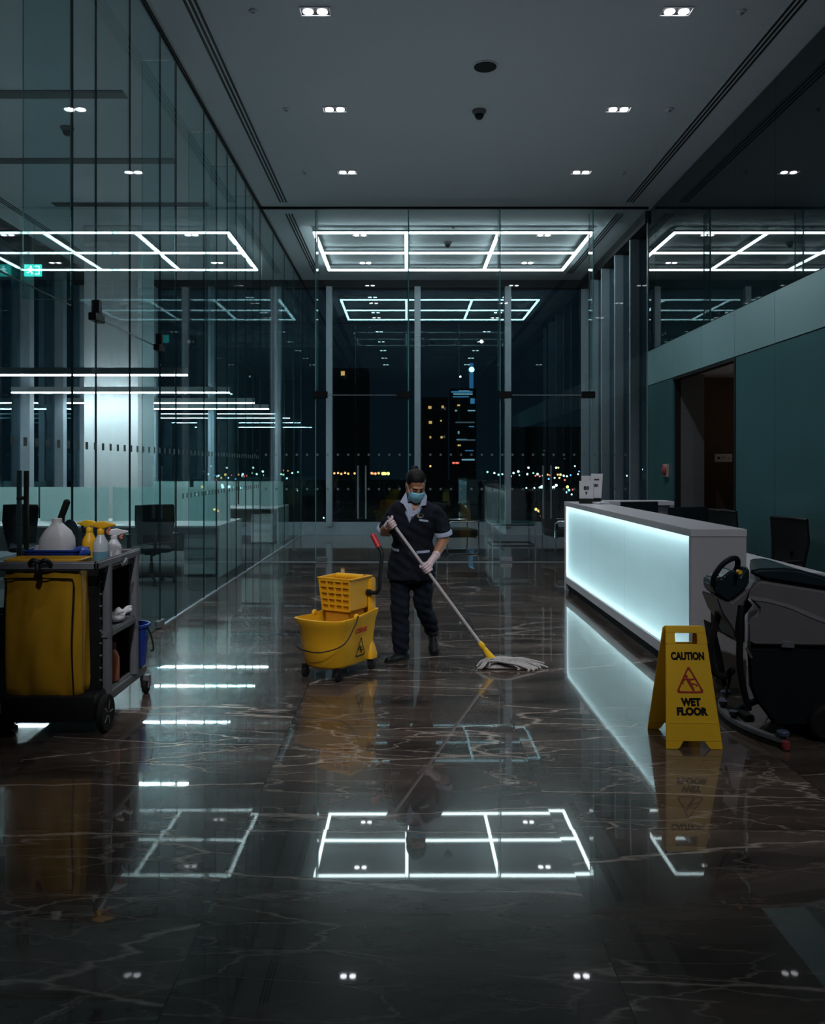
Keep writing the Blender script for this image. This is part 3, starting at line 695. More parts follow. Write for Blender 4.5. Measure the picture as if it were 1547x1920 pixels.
# lounge chairs and glass table beyond the partition
def lounge(x, y, rz, label):
    t = thing('lounge_chair', label, 'chair', (x, y, 0), rz, 'dark lounge chairs beyond the partition')
    m = MB(); m.loft([[Vector((a, b_+o_, z)) for a, b_ in rrect(.62*s_, .10, .045)] for z, o_, s_ in ((.40, .24, .95), (.55, .28, 1), (.75, .33, 1), (.90, .37, .97), (.93, .375, .9))]); m.build('backrest', 'black', t)
    m = MB(); m.loft([[Vector((a, b_, z)) for a, b_ in rrect(.64*s_, .62*s_, .08)] for z, s_ in ((.31, .95), (.34, 1), (.42, 1), (.45, .95))]); m.build('seat', 'black', t)
    for s in (-1, 1):
        q = [(s*.33, -.30, .60), (s*.33, .24, .60), (s*.33, .30, .55), (s*.33, .30, .05), (s*.33, .26, .014), (s*.33, -.26, .014), (s*.33, -.30, .05), (s*.33, -.30, .60)]
        MB().tube(q, .014, 8).build('side_frame', 'chrome', t)
    MB().cyl((-.33, -.25, .30), (.33, -.25, .30), .012).cyl((-.33, .25, .30), (.33, .25, .30), .012).build('cross_bar', 'chrome', t)
lounge(.95, 15.35, PI/2+.25, 'dark lounge chair with chrome frame just behind the cleaner'); lounge(2.95, 15.5, PI/2+.2, 'dark lounge chair with chrome frame near the counter end')
t = thing('coffee_table', 'low glass coffee table with slim dark frame beyond the partition', 'table', (1.95, 15.4, 0))
MB().pane((-.42, -.42, .555), (.42, .42, .57), 2).build('glass_top', ['pglass', 'edgel'], t, smooth=False)
m = MB()
for z in (.16, .54):
    for s in (-1, 1): m.box((-.4, s*.39-.011, z-.011), (.4, s*.39+.011, z+.011)).box((s*.39-.011, -.4, z-.011), (s*.39+.011, .4, z+.011))
m.build('frame', 'black', t, smooth=False)
for sx in (-1, 1):
    for sy in (-1, 1): MB().box((sx*.39-.012, sy*.39-.012, 0), (sx*.39+.012, sy*.39+.012, .555)).build('leg', 'chrome', t, smooth=False)

# ================================================================ RECEPTION COUNTER
c = thing('reception_counter', 'long white reception counter with glowing frosted front panels', 'counter', (2.05, 8.33, 0))
cy = 8.33; y0, y1 = 5.95-cy, 10.72-cy; CWX = .40
MB().box((-.004, y0-.004, 1.095), (CWX, y1, 1.15)).build('countertop', 'stone', c, bevel=.003)
MB().box((0, y0, 0), (CWX-.002, y0+.05, 1.094)).build('end_panel', 'counter', c, bevel=.002)
MB().box((0, y1-.07, 0), (CWX-.002, y1, 1.094)).build('end_panel', 'counter', c, bevel=.002)
MB().box((0, y0+.05, .10), (.016, y1-.07, .185)).build('bottom_rail', 'counter', c, bevel=.002)
MB().box((.06, y0+.05, 0), (.10, y1-.07, .10)).build('toe_kick', 'black', c, smooth=False)
MB().box((.175, y0+.05, .10), (CWX-.01, y1-.07, 1.094)).build('carcass', 'cavity', c, smooth=False)
MB().box((.0165, y0+.05, .12), (.176, y1-.07, .186)).build('light_box_floor', 'paint', c, smooth=False)
seg = [y0+.052, 7.83-cy, 9.30-cy, y1-.072]
for a, b_ in zip(seg, seg[1:]): MB().box((.018, a+.002, .186), (.026, b_-.002, 1.094)).build('glow_panel', 'gpanel', c, smooth=False)
MB().box((.058, y0+.06, .190), (.082, y1-.10, .204)).build('light_strip', 'strip', c, smooth=False)
MB().box((.052, y0+.06, 1.078), (.074, y1-.10, 1.092)).build('light_strip', 'strip', c, smooth=False)
MB().box((.06, y1-.10, .2), (.08, y1-.085, 1.05)).build('light_strip', 'strip', c, smooth=False)
t = thing('staff_desk', 'low white staff desk behind the reception counter', 'desk', (2.9, 8.6, 0))
MB().box((-.44, -2.0, .722), (.46, 2.0, .75)).build('worktop', 'stone', t, bevel=.003)
for y_ in (-1.95, 1.92): MB().box((-.40, y_, 0), (.42, y_+.03, .722)).build('end_panel', 'counter', t, smooth=False)
t = thing('return_cabinet', 'white cabinet closing the far end of the reception counter', 'cabinet', (2.97, 10.92, 0))
m = MB(); hx = .50
for lo, hi in (((-hx, -.2, 0), (-hx+.05, .2, 1.10)), ((hx-.05, -.2, 0), (hx, .2, 1.10)), ((-hx, -.2, 0), (hx, .2, .1)), ((-hx, -.14, .1), (hx, .2, 1.10))): m.box(lo, hi)
m.build('carcass', 'counter', t, bevel=.003); MB().box((-hx-.0, -.21, 1.10), (hx, .21, 1.15)).build('top', 'stone', t, bevel=.003)
MB().box((-hx+.06, -.16, .12), (hx-.06, -.138, 1.08)).build('recessed_panel', 'greyp', t, smooth=False)
mo = thing('monitor', 'x', 'monitor', (0, 0, 0))
MB().box((-.26, -.015, .10), (.26, .015, .42)).build('housing', 'black', mo, bevel=.006); MB().box((-.25, -.0165, .112), (.25, -.0145, .41)).build('screen', 'screenk', mo, smooth=False)
MB().cyl((0, .02, .01), (0, .02, .22), .02).build('neck', 'black', mo); MB().lathe([(.10, 0), (.10, .008), (.03, .014), (0, .014)], 24).build('foot', 'black', mo)
mo.location = (3.0, 8.8, .75); mo.rotation_euler = (0, 0, .35); mo['label'] = 'black monitor back behind the counter middle, nearer of two'; mo['group'] = 'monitors behind the counter'
dup(mo, (2.86, 10.15, .75), .3, 'black monitor behind the counter near its far end', 'monitors behind the counter')
t = thing('keyboard', 'black keyboard on the staff desk beside the scrubber handle', 'keyboard', (2.62, 6.75, .75), .1)
MB().box((-.08, -.21, 0), (.08, .21, .018)).build('case', 'black', t, bevel=.004)
m = MB()
for i in range(5):
    for j in range(14): m.box((-.066+i*.027, -.2+j*.029, .018), (-.044+i*.027, -.176+j*.029, .024))
m.build('keys', 'rubber', t, smooth=False)
t = thing('desk_phone', 'small black desk phone at the counter corner', 'phone', (2.62, 7.2, .75))
MB().box((-.09, -.1, 0), (.09, .1, .03)).build('body', 'black', t, bevel=.006)
MB().tube(smooth_path([(-.06, -.09, .05), (-.06, -.05, .07), (-.06, .05, .07), (-.06, .09, .05)]), .018, 10).build('handset', 'black', t)
# leaflet stands on the far end
def leaflet(x, y, w_, h_, rz, label, marks):
    t = thing('leaflet_stand', label, 'leaflet stand', (x, y, 1.15), rz, 'leaflet stands on the counter')
    T = Matrix.Rotation(-R(14), 4, 'X')
    MB().box((-w_/2, -.004, .012), (w_/2, -.001, .012+h_), T=T).build('leaflet', 'paper', t, smooth=False)
    MB().box((-w_/2-.004, .0, .004), (w_/2+.004, .004, .012+h_*.93), T=T).box((-w_/2-.004, -.05, .0), (w_/2+.004, .09, .005)).box((-w_/2-.004, -.03, .004), (w_/2+.004, -.026, .055), T=T).build('holder', 'black', t, smooth=False)
    for txt, sz, z in marks:
        link('lettering', text(txt, sz, T @ Matrix.Translation((.0, -.0055, z)) @ Matrix.Rotation(PI/2, 4, 'X'), bold=.002), 'blk', t)
leaflet(2.20, 10.10, .17, .27, -.18, 'white leaflet in a black stand at the front of the counter end', [('88', .065, .19), ('9', .05, .125)])
leaflet(2.345, 10.27, .15, .36, -.5, 'tall white leaflet in a stand behind the front one', [('80', .05, .22), ('ooo', .04, .30)])
leaflet(2.29, 10.50, .14, .33, -.3, 'white leaflet almost hidden behind the two others', [('8', .05, .25)])
t = thing('paper_stack', 'small stack of white papers beside the leaflet stands', 'papers', (2.34, 9.93, 1.15), .2)
m = MB()
for i in range(5):
    T = Matrix.Rotation(random.uniform(-.15, .15), 4, 'Z'); m.box((-.07, -.10, i*.005), (.07, .10, i*.005+.004), T=T)
m.build('sheets', 'paper', t, smooth=False)

# --- wall pieces at the right
t = thing('fire_call_point', 'red and white round alarm bell on the teal wall beside the dark opening', 'alarm', (XR, 13.02, 1.54))
T = Matrix.Rotation(-PI/2, 4, 'Y')
MB().box((-.03, -.11, -.10), (0, .11, .10)).build('back_plate', 'bone', t, bevel=.004)
MB().lathe([(.085, .03), (.083, .05), (.06, .065), (0, .07)], 28, T=T).build('bell', 'red', t)
t = thing('wall_sign', 'small pale sign with dark marks on the wall inside the opening', 'sign', (5.06, 13.2, 1.74))
MB().box((-.14, -.012, -.065), (.14, 0, .065)).build('plate', 'paper', t, bevel=.003)
TT = Matrix.Rotation(PI/2, 4, 'X')
link('lettering', text('M', .065, Matrix.Translation((-.075, -.013, -.005)) @ TT, bold=.001), 'blk', t)
link('lettering', text('SE', .055, Matrix.Translation((.0, -.013, .0)) @ TT), 'blk', t)
link('lettering', text('A', .055, Matrix.Translation((.08, -.013, -.01)) @ TT), 'blk', t)

# ================================================================ WET FLOOR SIGN
sg = thing('wet_floor_sign', 'yellow A-frame wet floor caution sign standing before the floor scrubber', 'floor sign', (1.636, 4.86, 0), -.03)
SH, TW, BW, SP = .665, .226, .318, .185     # height, top width, bottom width, half spread
def leafT(sgn):     # maps (a across, z up the leaf, d outward) to sign space
    def f(a, z, d=0):
        t = z/SH; y = sgn*(SP*(1-t)+.012*t+d); return Vector((a, y, z))
    return f
def inner(w_, t0): return [(-w_*.31, t0), (w_*.31, t0)]
slipman = [(-.30, .56), (-.16, .60), (-.02, .44), (.12, .50), (.30, .50), (.30, .57), (.10, .58), (-.02, .56), (-.06, .62), (-.20, .74), (-.34, .64), (-.44, .40), (-.37, .37), (-.30, .50)]
def man(face, cx, cz, s, m, d):      # slipping figure, built from simple flat pieces
    def pc(poly): m.prism([(cx+s*a, cz+s*b) for a, b in poly], lambda a, b: face(a, b, d), lambda a, b: face(a, b, d+.0012))
    pc([(-.16+.085*math.cos(k*PI/6), .335+.085*math.sin(k*PI/6)) for k in range(12)])
    pc([(-.26, .22), (-.10, .25), (.06, .20), (.26, .23), (.30, .30), (.36, .29), (.34, .17), (.08, .12), (.06, .02), (.16, -.03), (.40, -.07), (.46, -.20), (.38, -.22), (.33, -.13), (.14, -.12), (.28, -.42), (.16, -.46), (-.02, -.16), (-.10, -.02), (-.16, .12), (-.28, .12), (-.36, -.02), (-.43, .02), (-.34, .20)])
    pc([(-.43, .02), (-.36, -.02), (-.33, -.10), (-.40, -.09)])
def tri(face, cx, cz, w_, h_, th, m, d, rad=.016):
    def rt(k):
        pts = [Vector((0, h_*.5)), Vector((-w_*.5, -h_*.5)), Vector((w_*.5, -h_*.5))]; c0 = Vector((0, -h_*.16)); pts = [c0+(p-c0)*k for p in pts]; out = []
        for i in range(3):
            p, q, r = pts[i-1], pts[i], pts[(i+1) % 3]
            a = q+(p-q).normalized()*rad*1.4*k; b = q+(r-q).normalized()*rad*1.4*k
            for j in range(5):
                t = j/4; out.append(a*(1-t)**2+q*2*t*(1-t)+b*t*t)
        return out
    A, B = rt(1), rt(th); n = len(A); vs = []
    for P_ in (A, B):
        for dd in (d, d+.0012): vs += [face(cx+p.x, cz+p.y, dd) for p in P_]
    fs = []
    for i in range(n):
        j = (i+1) % n
        fs += [(n+i, n+j, 3*n+j, 3*n+i), (i, j, n+j, n+i), (2*n+i, 3*n+i, 3*n+j, 2*n+j), (i, 2*n+i, 2*n+j, j)]
    m.add(vs, fs)
def leafshape(f, name, front):
    hw = lambda z: (BW+(TW-BW)*z/SH)/2
    n = []
    zs = [0, .038, .10, .16, .545, .56, .572, .622, .634, SH]
    m = MB(); th = -.013
    def quad(poly):
        m.prism(poly, lambda a, z: f(a, z, th), lambda a, z: f(a, z, 0))
    foot = .078
    quad([(-hw(0), 0), (-hw(0)+foot*.85, 0), (-hw(0)+foot, .010), (-hw(0)+foot+.022, .042), (-hw(.042), .042)])
    quad([(hw(0), 0), (hw(.042), .042), (hw(0)-foot-.022, .042), (hw(0)-foot, .010), (hw(0)-foot*.85, 0)])
    quad([(-hw(.042), .042), (hw(.042), .042), (hw(.563), .563), (-hw(.563), .563)])
    iw = .060
    quad([(-hw(.563), .563), (-iw, .563), (-iw-.004, .575), (-iw-.004, .615), (-iw, .626), (-hw(.626), .626)])
    quad([(hw(.563), .563), (hw(.626), .626), (iw, .626), (iw+.004, .615), (iw+.004, .575), (iw, .563)])
    quad([(-hw(.626), .626), (hw(.626), .626), (hw(SH-.012), SH-.012), (hw(SH)-.012, SH), (-hw(SH)+.012, SH), (-hw(SH-.012), SH-.012)])
    o = m.build(name, 'signy', sg, bevel=.0025)
    # raised border of the lettered plate and the foot's herring-bone
    m = MB(); b = .012
    zt, zb = .545, .142
    if front:
        for z0, z1, x0, x1 in ((zb-.004, zb+.002, -hw(zb)+.016, hw(zb)-.016),): m.prism([(x0, z0), (x1, z0), (x1, z1), (x0, z1)], lambda a, z: f(a, z, -.002), lambda a, z: f(a, z, .0022))
        for k_ in range(-5, 6):
            sgn = 1 if k_ >= 0 else -1; x = k_*.024
            for x0, sl in ((x, 1), (x, -1)):
                q = [(x0-.0025, .062), (x0+.0025, .062), (x0+.0025+sl*.035, .125), (x0-.0025+sl*.035, .125)]
                if all(abs(a) < hw(z)-.012 for a, z in q): m.prism(q, lambda a, z: f(a, z, -.002), lambda a, z: f(a, z, .0012))
        m.box((-.055, -SP*.14-.012-.001, .548), (.055, -SP*.14-.012, .552))
        m.build('raised_ribs', 'signy', o, smooth=False)
    return o
ff = leafT(-1); fo = leafshape(ff, 'front_leaf', True)
fb = leafT(1); bo = leafshape(lambda a, z, d=0: Vector((a-.012, fb(a, z, d).y, z)), 'rear_leaf', False)
bx = MB()
for sx in (-.085, .085): bx.cyl((sx-.018, 0, SH-.02), (sx+.018, 0, SH-.02), .011, n=14)
bx.build('hinge', 'signy', sg)
ang = math.atan2(SP-.012, SH)
def lt(body, z, size, key, bold, sx=1, sgn=-1, lift=.0006):
    y = ff(0, z).y-lift
    T = Matrix.Translation((0, y, z)) @ Matrix.Rotation(PI/2-ang, 4, 'X')
    link('lettering', text(body, size, T, bold=bold, sx=sx), key, fo)['label'] = 'printed lettering '+body
lt('CAUTION', .497, .058, 'blk', .0036, .73); lt('WET', .248, .056, 'blk', .0038, .88); lt('FLOOR', .198, .056, 'blk', .0038, .95)
m = MB(); tri(ff, 0, .374, .164, .152, .80, m, .0002); man(ff, .0, .355, .10, m, .0002); m.build('warning_triangle', 'redink', fo, smooth=False)
m = MB(); gi = lambda a, z, d=0: Vector((a-.012, fb(a, z, 0).y-.0135-d, z)); tri(gi, 0, .374, .164, .152, .80, m, .0002); man(gi, .0, .355, .10, m, .0002); m.build('warning_triangle', 'redink', bo, smooth=False)

# ================================================================ MOP BUCKET
th_ = R(60)     # the bucket's long axis points away from the viewer, to the right
bk = thing('mop_bucket', 'yellow wheeled mop bucket with wringer on top', 'mop bucket', (-.535, 6.40, 0), th_-PI/2)
# local: x to its right, y to its rear (wringer end)
def ring(z, yf, yr, wf, wr_, rf=.12, n=6):     # outline of the tub at height z, rounded nose at the front
    pts = [(wr_, yr), (wr_*.5, yr), (-wr_*.5, yr), (-wr_, yr), (-(wr_*.55+wf*.45), (yf+yr)*.5)]
    for k_ in range(n+1):
        a = PI+(PI)*k_/n
        pts.append((wf*math.cos(a)*(1 if abs(math.cos(a)) > .98 else 1.0)**1, yf+rf+rf*math.sin(a)))
    pts.append(((wr_*.55+wf*.45), (yf+yr)*.5))
    return [Vector((a, b, z)) for a, b in pts]
m = MB()
outer = [ring(.088, -.245, .245, .160, .150, .09), ring(.11, -.265, .25, .172, .158, .09), ring(.26, -.295, .255, .186, .168, .10), ring(.40, -.325, .27, .200, .180, .11), ring(.425, -.350, .285, .216, .194, .11), ring(.452, -.353, .288, .218, .196, .11)]
inn = [ring(.455, -.335, .272, .201, .180, .10), ring(.40, -.312, .258, .187, .167, .10), ring(.16, -.235, .225, .135, .13, .10)]
for rg in outer[4:]+inn[:1]:      # the rim swoops: nose and tail up, sides down
    for v in rg: v.z += .030*max(0, (v.y-.02)/.27)+.012*max(0, (-v.y-.15)/.2)
m.loft(outer+inn); m.build('tub', 'yellow', bk, bevel=0, angle=50)
for sx in (-1, 1): MB().ell((sx*.197, -.03, .458), (.016, .032, .026), 14, 8).build('handle_ear', 'yellow', bk)
for sx in (-1, 1):      # skirts over the casters
    m = MB(); m.loft([[Vector((sx*.150+a, .245+b, z)) for a, b in rrect(.075*k_, .10*k_, .02)] for z, k_ in ((.09, 1), (.12, 1.05), (.20, .65), (.26, .2))]); m.build('rear_skirt', 'yellow', bk, angle=60)
# wringer
wz0, wz1 = .40, .742
wr0 = dict(x0=-.125, x1=.125, y0=.005, y1=.215); wr1 = dict(x0=-.150, x1=.150, y0=-.035, y1=.245)
def wc(z, ins=0):
    t = (z-wz0)/(wz1-wz0); q = {k_: wr0[k_]*(1-t)+wr1[k_]*t for k_ in wr0}
    return [Vector((q['x0']+ins, q['y0']+ins, z)), Vector((q['x1']-ins, q['y0']+ins, z)), Vector((q['x1']-ins, q['y1']-ins, z)), Vector((q['x0']+ins, q['y1']-ins, z))]
m = MB(); m.loft([wc(.49), wc(wz1-.012), wc(wz1-.012, -.014), wc(wz1, -.014), wc(wz1, .012), wc(.52, .014)])
wrg = m.build('wringer', 'yellow', bk, bevel=.004, angle=30)
m = MB()     # waffle front: frame bars over a dark stained sheet
for i in range(5):
    for j in range(6):
        pass
zz = [.492+(.722-.492)*k_/5 for k_ in range(6)]
def wf(u, z, d): 
    t = (z-wz0)/(wz1-wz0); y = wr0['y0']*(1-t)+wr1['y0']*t; hw = wr0['x1']*(1-t)+wr1['x1']*t
    return Vector((u*hw, y-d, z))
for z in zz: m.prism([(-.97, z-.008), (.97, z-.008), (.97, z+.008), (-.97, z+.008)], lambda a, b: wf(a, b, -.002), lambda a, b: wf(a, b, .014))
for i in range(5):
    u = -.95+1.9*i/4; m.prism([(u-.05, .49), (u+.05, .49), (u+.05, .724), (u-.05, .724)], lambda a, b: wf(a, b, -.002), lambda a, b: wf(a, b, .0135))
m.build('waffle_grate', 'yellow', wrg, smooth=False)
m = MB(); m.prism([(-.94, .495), (.94, .495), (.94, .72), (-.94, .72)], lambda a, b: wf(a, b, -.001), lambda a, b: wf(a, b, .0008)); m.build('stained_back', 'yellowin', wrg, smooth=False)
m = MB(); m.box((-.115, .0, .30), (.115, .012, .49)).box((-.115, .0, .30), (-.10, .20, .49)).box((.10, .0, .30), (.115, .20, .49)); m.build('lower_cage', 'yellowin', wrg, bevel=.003)
m = MB(); m.cyl((-.13, .18, .728), (.13, .18, .728), .024, n=14); m.build('press_roller', 'yellow', wrg)
m = MB(); m.loft([[Vector((.135, .22, z)), Vector((.165, .22, z)), Vector((.165, .30, z)), Vector((.135, .30, z))] for z in (.44, .72)]).box((-.16, .275, .40), (.16, .30, .70)); m.build('rear_bracket', 'yellow', wrg, bevel=.006)
# lever
lv = smooth_path([(.16, .21, .612), (.215, .215, .612), (.245, .218, .64), (.25, .222, .70), (.25, .25, .88), (.243, .258, .93), (.205, .262, .985)], 5)
MB().tube(lv, .0165, 12).cyl((.14, .21, .612), (.172, .21, .612), .024).build('lever', 'black', bk)
MB().tube([(.218, .260, .965), (.190, .264, 1.005), (.155, .268, 1.058), (.150, .2685, 1.063)], [.021, .022, .022, .014], 12).build('lever_grip', 'redg', bk)
# bail wire
MB().tube(smooth_path([(.214, -.03, .468), (.222, -.09, .40), (.21, -.22, .285), (.12, -.352, .245), (0, -.385, .245), (-.12, -.352, .26), (-.215, -.25, .31), (-.228, -.12, .40), (-.214, -.03, .468)], 6), .0048, 8).build('bail_handle', 'black', bk)
# casters
for x, y_ in ((-.155, -.205), (.15, -.205), (.16, .235), (-.16, .235)):
    MB().box((x-.022, y_-.012, .062), (x+.022, y_+.012, .10)).box((x-.024, y_-.016, .03), (x-.018, y_+.018, .085)).box((x+.018, y_-.016, .03), (x+.024, y_+.018, .085)).build('caster_fork', 'black', bk, bevel=.002)
    MB().cyl((x-.015, y_+.006, .037), (x+.015, y_+.006, .037), .037, n=20).build('caster_wheel', 'rubber', bk, bevel=.004)
# lettering and the warning triangle on the right flank
def flank(a, z, d=0):      # a runs from nose to tail along the right side
    t = (z-.12)/.28; x = .162+.022*t; return Vector((x+.010+d, .02+a, z))
for body, z, size in (('CISINIE', .345, .052),):
    T = Matrix.Translation(flank(.02, z, .004)) @ Matrix.Rotation(R(5), 4, 'Y') @ Matrix.Rotation(PI/2, 4, 'Z') @ Matrix.Rotation(PI/2, 4, 'X')
    link('lettering', text(body, size, T, bold=.0012, shear=.2, ext=.001), 'redink', bk)
m = MB(); tri(flank, .03, .222, .135, .155, .82, m, .004, .014); man(flank, .03, .20, .075, m, .004); m.build('warning_triangle', 'blk', bk, smooth=False)

# ================================================================ CLEANING CART
ct = thing('cleaning_cart', 'grey janitor cart with yellow vinyl bag', 'cart', (-2.12, 5.36, 0))
X0, X1, Y0, Y1 = -.30, .265, -.50, .53          # local: deck extents
MB().box((X0, Y0+.02, .13), (X1+.01, Y1, .205)).build('deck', 'greyp', ct, bevel=.015, seg=3)
MB().box((X0+.03, Y0+.06, .205), (X1-.03, Y1-.02, .212)).build('deck_mat', 'black', ct, smooth=False)
MB().loft([[Vector((a, Y0+.12+b, z)) for a, b in rrect(.56*k_, .22*k_, .03)] for z, k_ in ((.09, .95), (.12, 1), (.22, 1), (.24, .97))]).build('bag_floor', 'black', ct)
for s in (0, 1):      # uprights
    x = (X0+.03, X1+.01)[s]
    for y_ in (-.26, .245):
        MB().loft([[Vector((x+a, y_+b, z)) for a, b in rrect(.05, .062, .018)] for z in (.20, 1.0)]).build('upright', 'greyp', ct)
MB().box((X0+.02, -.345, .20), (X1-.01, -.31, .985)).build('divider_panel', 'black', ct, bevel=.004)
m = MB()
for k_ in range(9): m.cyl((X1-.012, -.329, .30+k_*.075), (X1+.0, -.329, .30+k_*.075), .006, n=8)
m.build('divider_rivets', 'greyp', ct)
MB().box((X0+.01, -.30, .545), (X1+.03, .27, .59)).build('shelf', 'greyp', ct, bevel=.008)
MB().box((X0+.02, .255, .20), (X1-.03, .275, .985)).build('back_panel', 'black', ct, smooth=False)
# top tray
def rail(z0, z1, w_): 
    m = MB()
    m.box((X0-.01, Y0+.02, z0), (X1+.03, Y0+.02+w_, z1)); m.box((X0-.01, .31, z0), (X1+.03, .31+w_, z1)); m.box((X0-.01, Y0+.02, z0), (X0-.01+w_, .31+w_, z1)); m.box((X1+.03-w_, Y0+.02, z0), (X1+.03, .31+w_, z1)); return m
rail(.985, 1.038, .03).build('top_rim', 'greyp', ct, bevel=.010, seg=3)
MB().box((X0, -.30, .955), (X1+.02, .32, .975)).build('top_tray', 'black', ct, smooth=False)
MB().box((X0, -.31, .955), (X1+.02, -.285, 1.02)).build('tray_wall', 'greyp', ct, smooth=False)
MB().tube(smooth_path([(X1+.034, -.06, .965), (X1+.045, -.055, .99), (X1+.048, -.03, 1.005), (X1+.045, -.005, .99), (X1+.034, .0, .965)]), .008, 8).build('hook', 'steel', ct)
MB().tube(smooth_path([(-.10, Y0+.01, 1.03), (-.07, Y0-.01, 1.05), (-.03, Y0-.005, 1.04), (0, Y0-.01, 1.05), (.03, Y0+.005, 1.03)]), .014, 8).tube(smooth_path([(-.05, Y0, 1.03), (-.045, Y0-.012, .985), (-.055, Y0-.004, .94)]), [.016]*13, 8).build('bag_clip', 'black', ct)
# bag
random.seed(3)
def bagring(z, k_, amp):
    out = []; n = 64; hw, hd = .236*k_, .105*k_
    base = rrect(2*hw, 2*hd, .03, 3); L_ = len(base); per = []
    for i in range(L_):
        a, b = Vector(base[i]), Vector(base[(i+1) % L_]); q = max(1, int((b-a).length/.018))
        for j in range(q): per.append(a+(b-a)*j/q)
    for p in per:
        w_ = amp*(math.sin(p.x*34+z*3)+.6*math.sin(p.x*61-z*9+p.y*50)); nrm = Vector((p.x/hw**2, p.y/hd**2)).normalized()
        if abs(p.x) > hw*.97: nrm = Vector((1 if p.x > 0 else -1, 0)); w_ = amp*(math.sin(p.y*60+z*4)+.5*math.sin(p.y*110))
        elif abs(p.y) > hd*.97: nrm = Vector((0, 1 if p.y > 0 else -1))
        out.append(Vector((-.045+p.x+nrm.x*w_, Y0+.155+p.y+nrm.y*w_, z)))
    return out
base_n = None; rings = []
for z, k_, a in ((.235, .93, .003), (.245, .99, .006), (.29, 1.0, .009), (.33, 1.0, .010), (.40, 1.0, .009), (.45, 1.0, .009), (.53, 1.0, .008), (.60, 1.0, .007), (.68, 1.0, .006), (.75, 1.0, .006), (.82, .99, .007), (.88, .99, .008), (.97, .97, .006), (1.03, .97, .001), (1.045, .99, .002), (1.05, .94, .002), (1.02, .90, .001), (.97, .88, .003), (.60, .86, .002)):
    random.seed(1); n0 = rrect(1, 1, .1)
    rings.append((z, k_, a))
def bagr(z, k_, a): return bagring_fixed(z, k_, a)
proto_per = None
def bagring_fixed(z, k_, amp):
    global proto_per
    if proto_per is None:
        base = rrect(.472, .21, .03, 3); proto_per = []
        for i in range(len(base)):
            a, b = Vector(base[i]), Vector(base[(i+1) % len(base)]); q = max(1, int((b-a).length/.016))
            for j in range(q): proto_per.append(a+(b-a)*j/q)
    out = []
    for p in proto_per:
        if abs(p.x) > .233: nrm = Vector((1 if p.x > 0 else -1, 0)); w_ = amp*(math.sin(p.y*60+z*4)+.7*math.sin(p.y*110+1))
        elif abs(p.y) > .102: nrm = Vector((0, 1 if p.y > 0 else -1)); w_ = amp*(math.sin(p.x*30+z*5)+.6*math.sin(p.x*57-z*9))
        else: nrm = p.normalized(); w_ = 0
        sag = .012*math.sin(max(0, min(1, (z-.24)/.5))*PI)*(1-(p.x/.236)**2) if p.y < -.1 else 0
        out.append(Vector((-.045+p.x*k_+nrm.x*w_, Y0+.155+p.y*k_+nrm.y*w_-sag, z)))
    return out
m = MB(); m.loft([bagring_fixed(*q) for q in rings], caps=True)
bag = m.build('vinyl_bag', 'bag', ct, angle=60)
m = MB(); yb = Y0+.155-.118
def piping(pts): m.tube(smooth_path(pts, 6), .0045, 6)
piping([(-.255, yb-.004, .25), (-.258, yb-.014, .55), (-.252, yb-.004, .90), (-.235, yb-.0, .935), (.10, yb-.0, .935), (.142, yb-.0, .92), (.150, yb-.006, .85), (.142, yb-.014, .55), (.15, yb-.004, .25)])
m.build('black_piping', 'blk', bag)
# wheels
def bigwheel(x, y_, r, name='wheel'):
    m = MB(); m.lathe([(r*.62, -.018), (r*.93, -.020), (r, -.012), (r, .012), (r*.93, .020), (r*.62, .018)], 36, (x, y_, r), Matrix.Rotation(PI/2, 4, 'Y'))
    w_ = m.build(name, 'rubber', ct)
    m = MB(); m.lathe([(0, -.016), (r*.2, -.016), (r*.2, -.010), (r*.66, -.010), (r*.66, .010), (r*.2, .010), (r*.2, .016), (0, .016)], 28, (x, y_, r), Matrix.Rotation(PI/2, 4, 'Y'))
    for k_ in range(5):
        a = 2*PI*k_/5; d = Vector((0, math.cos(a), math.sin(a)))
        m.cyl(Vector((x+.012, y_, r))+d*r*.18, Vector((x+.012, y_, r))+d*r*.66, .009, n=6).cyl(Vector((x-.012, y_, r))+d*r*.18, Vector((x-.012, y_, r))+d*r*.66, .009, n=6)
    m.build('hub', 'greyp', w_)
bigwheel(X1+.035, Y0+.14, .112); bigwheel(X0-.0, Y0+.14, .112)
MB().cyl((X0, Y0+.14, .112), (X1+.03, Y0+.14, .112), .012).build('axle', 'steel', ct)
for x in (X0+.05, X1+.015):
    y_ = Y1-.055
    MB().box((x-.03, y_-.03, .095), (x+.03, y_+.03, .132)).box((x-.028, y_-.02, .045), (x-.02, y_+.03, .11)).box((x+.02, y_-.02, .045), (x+.028, y_+.03, .11)).build('caster_fork', 'greyp', ct)
    MB().lathe([(0, -.017), (.03, -.018), (.055, -.014), (.058, 0), (.055, .014), (.03, .018), (0, .017)], 26, (x, y_+.01, .058), Matrix.Rotation(PI/2, 4, 'Y')).build('caster_wheel', 'rubber', ct)
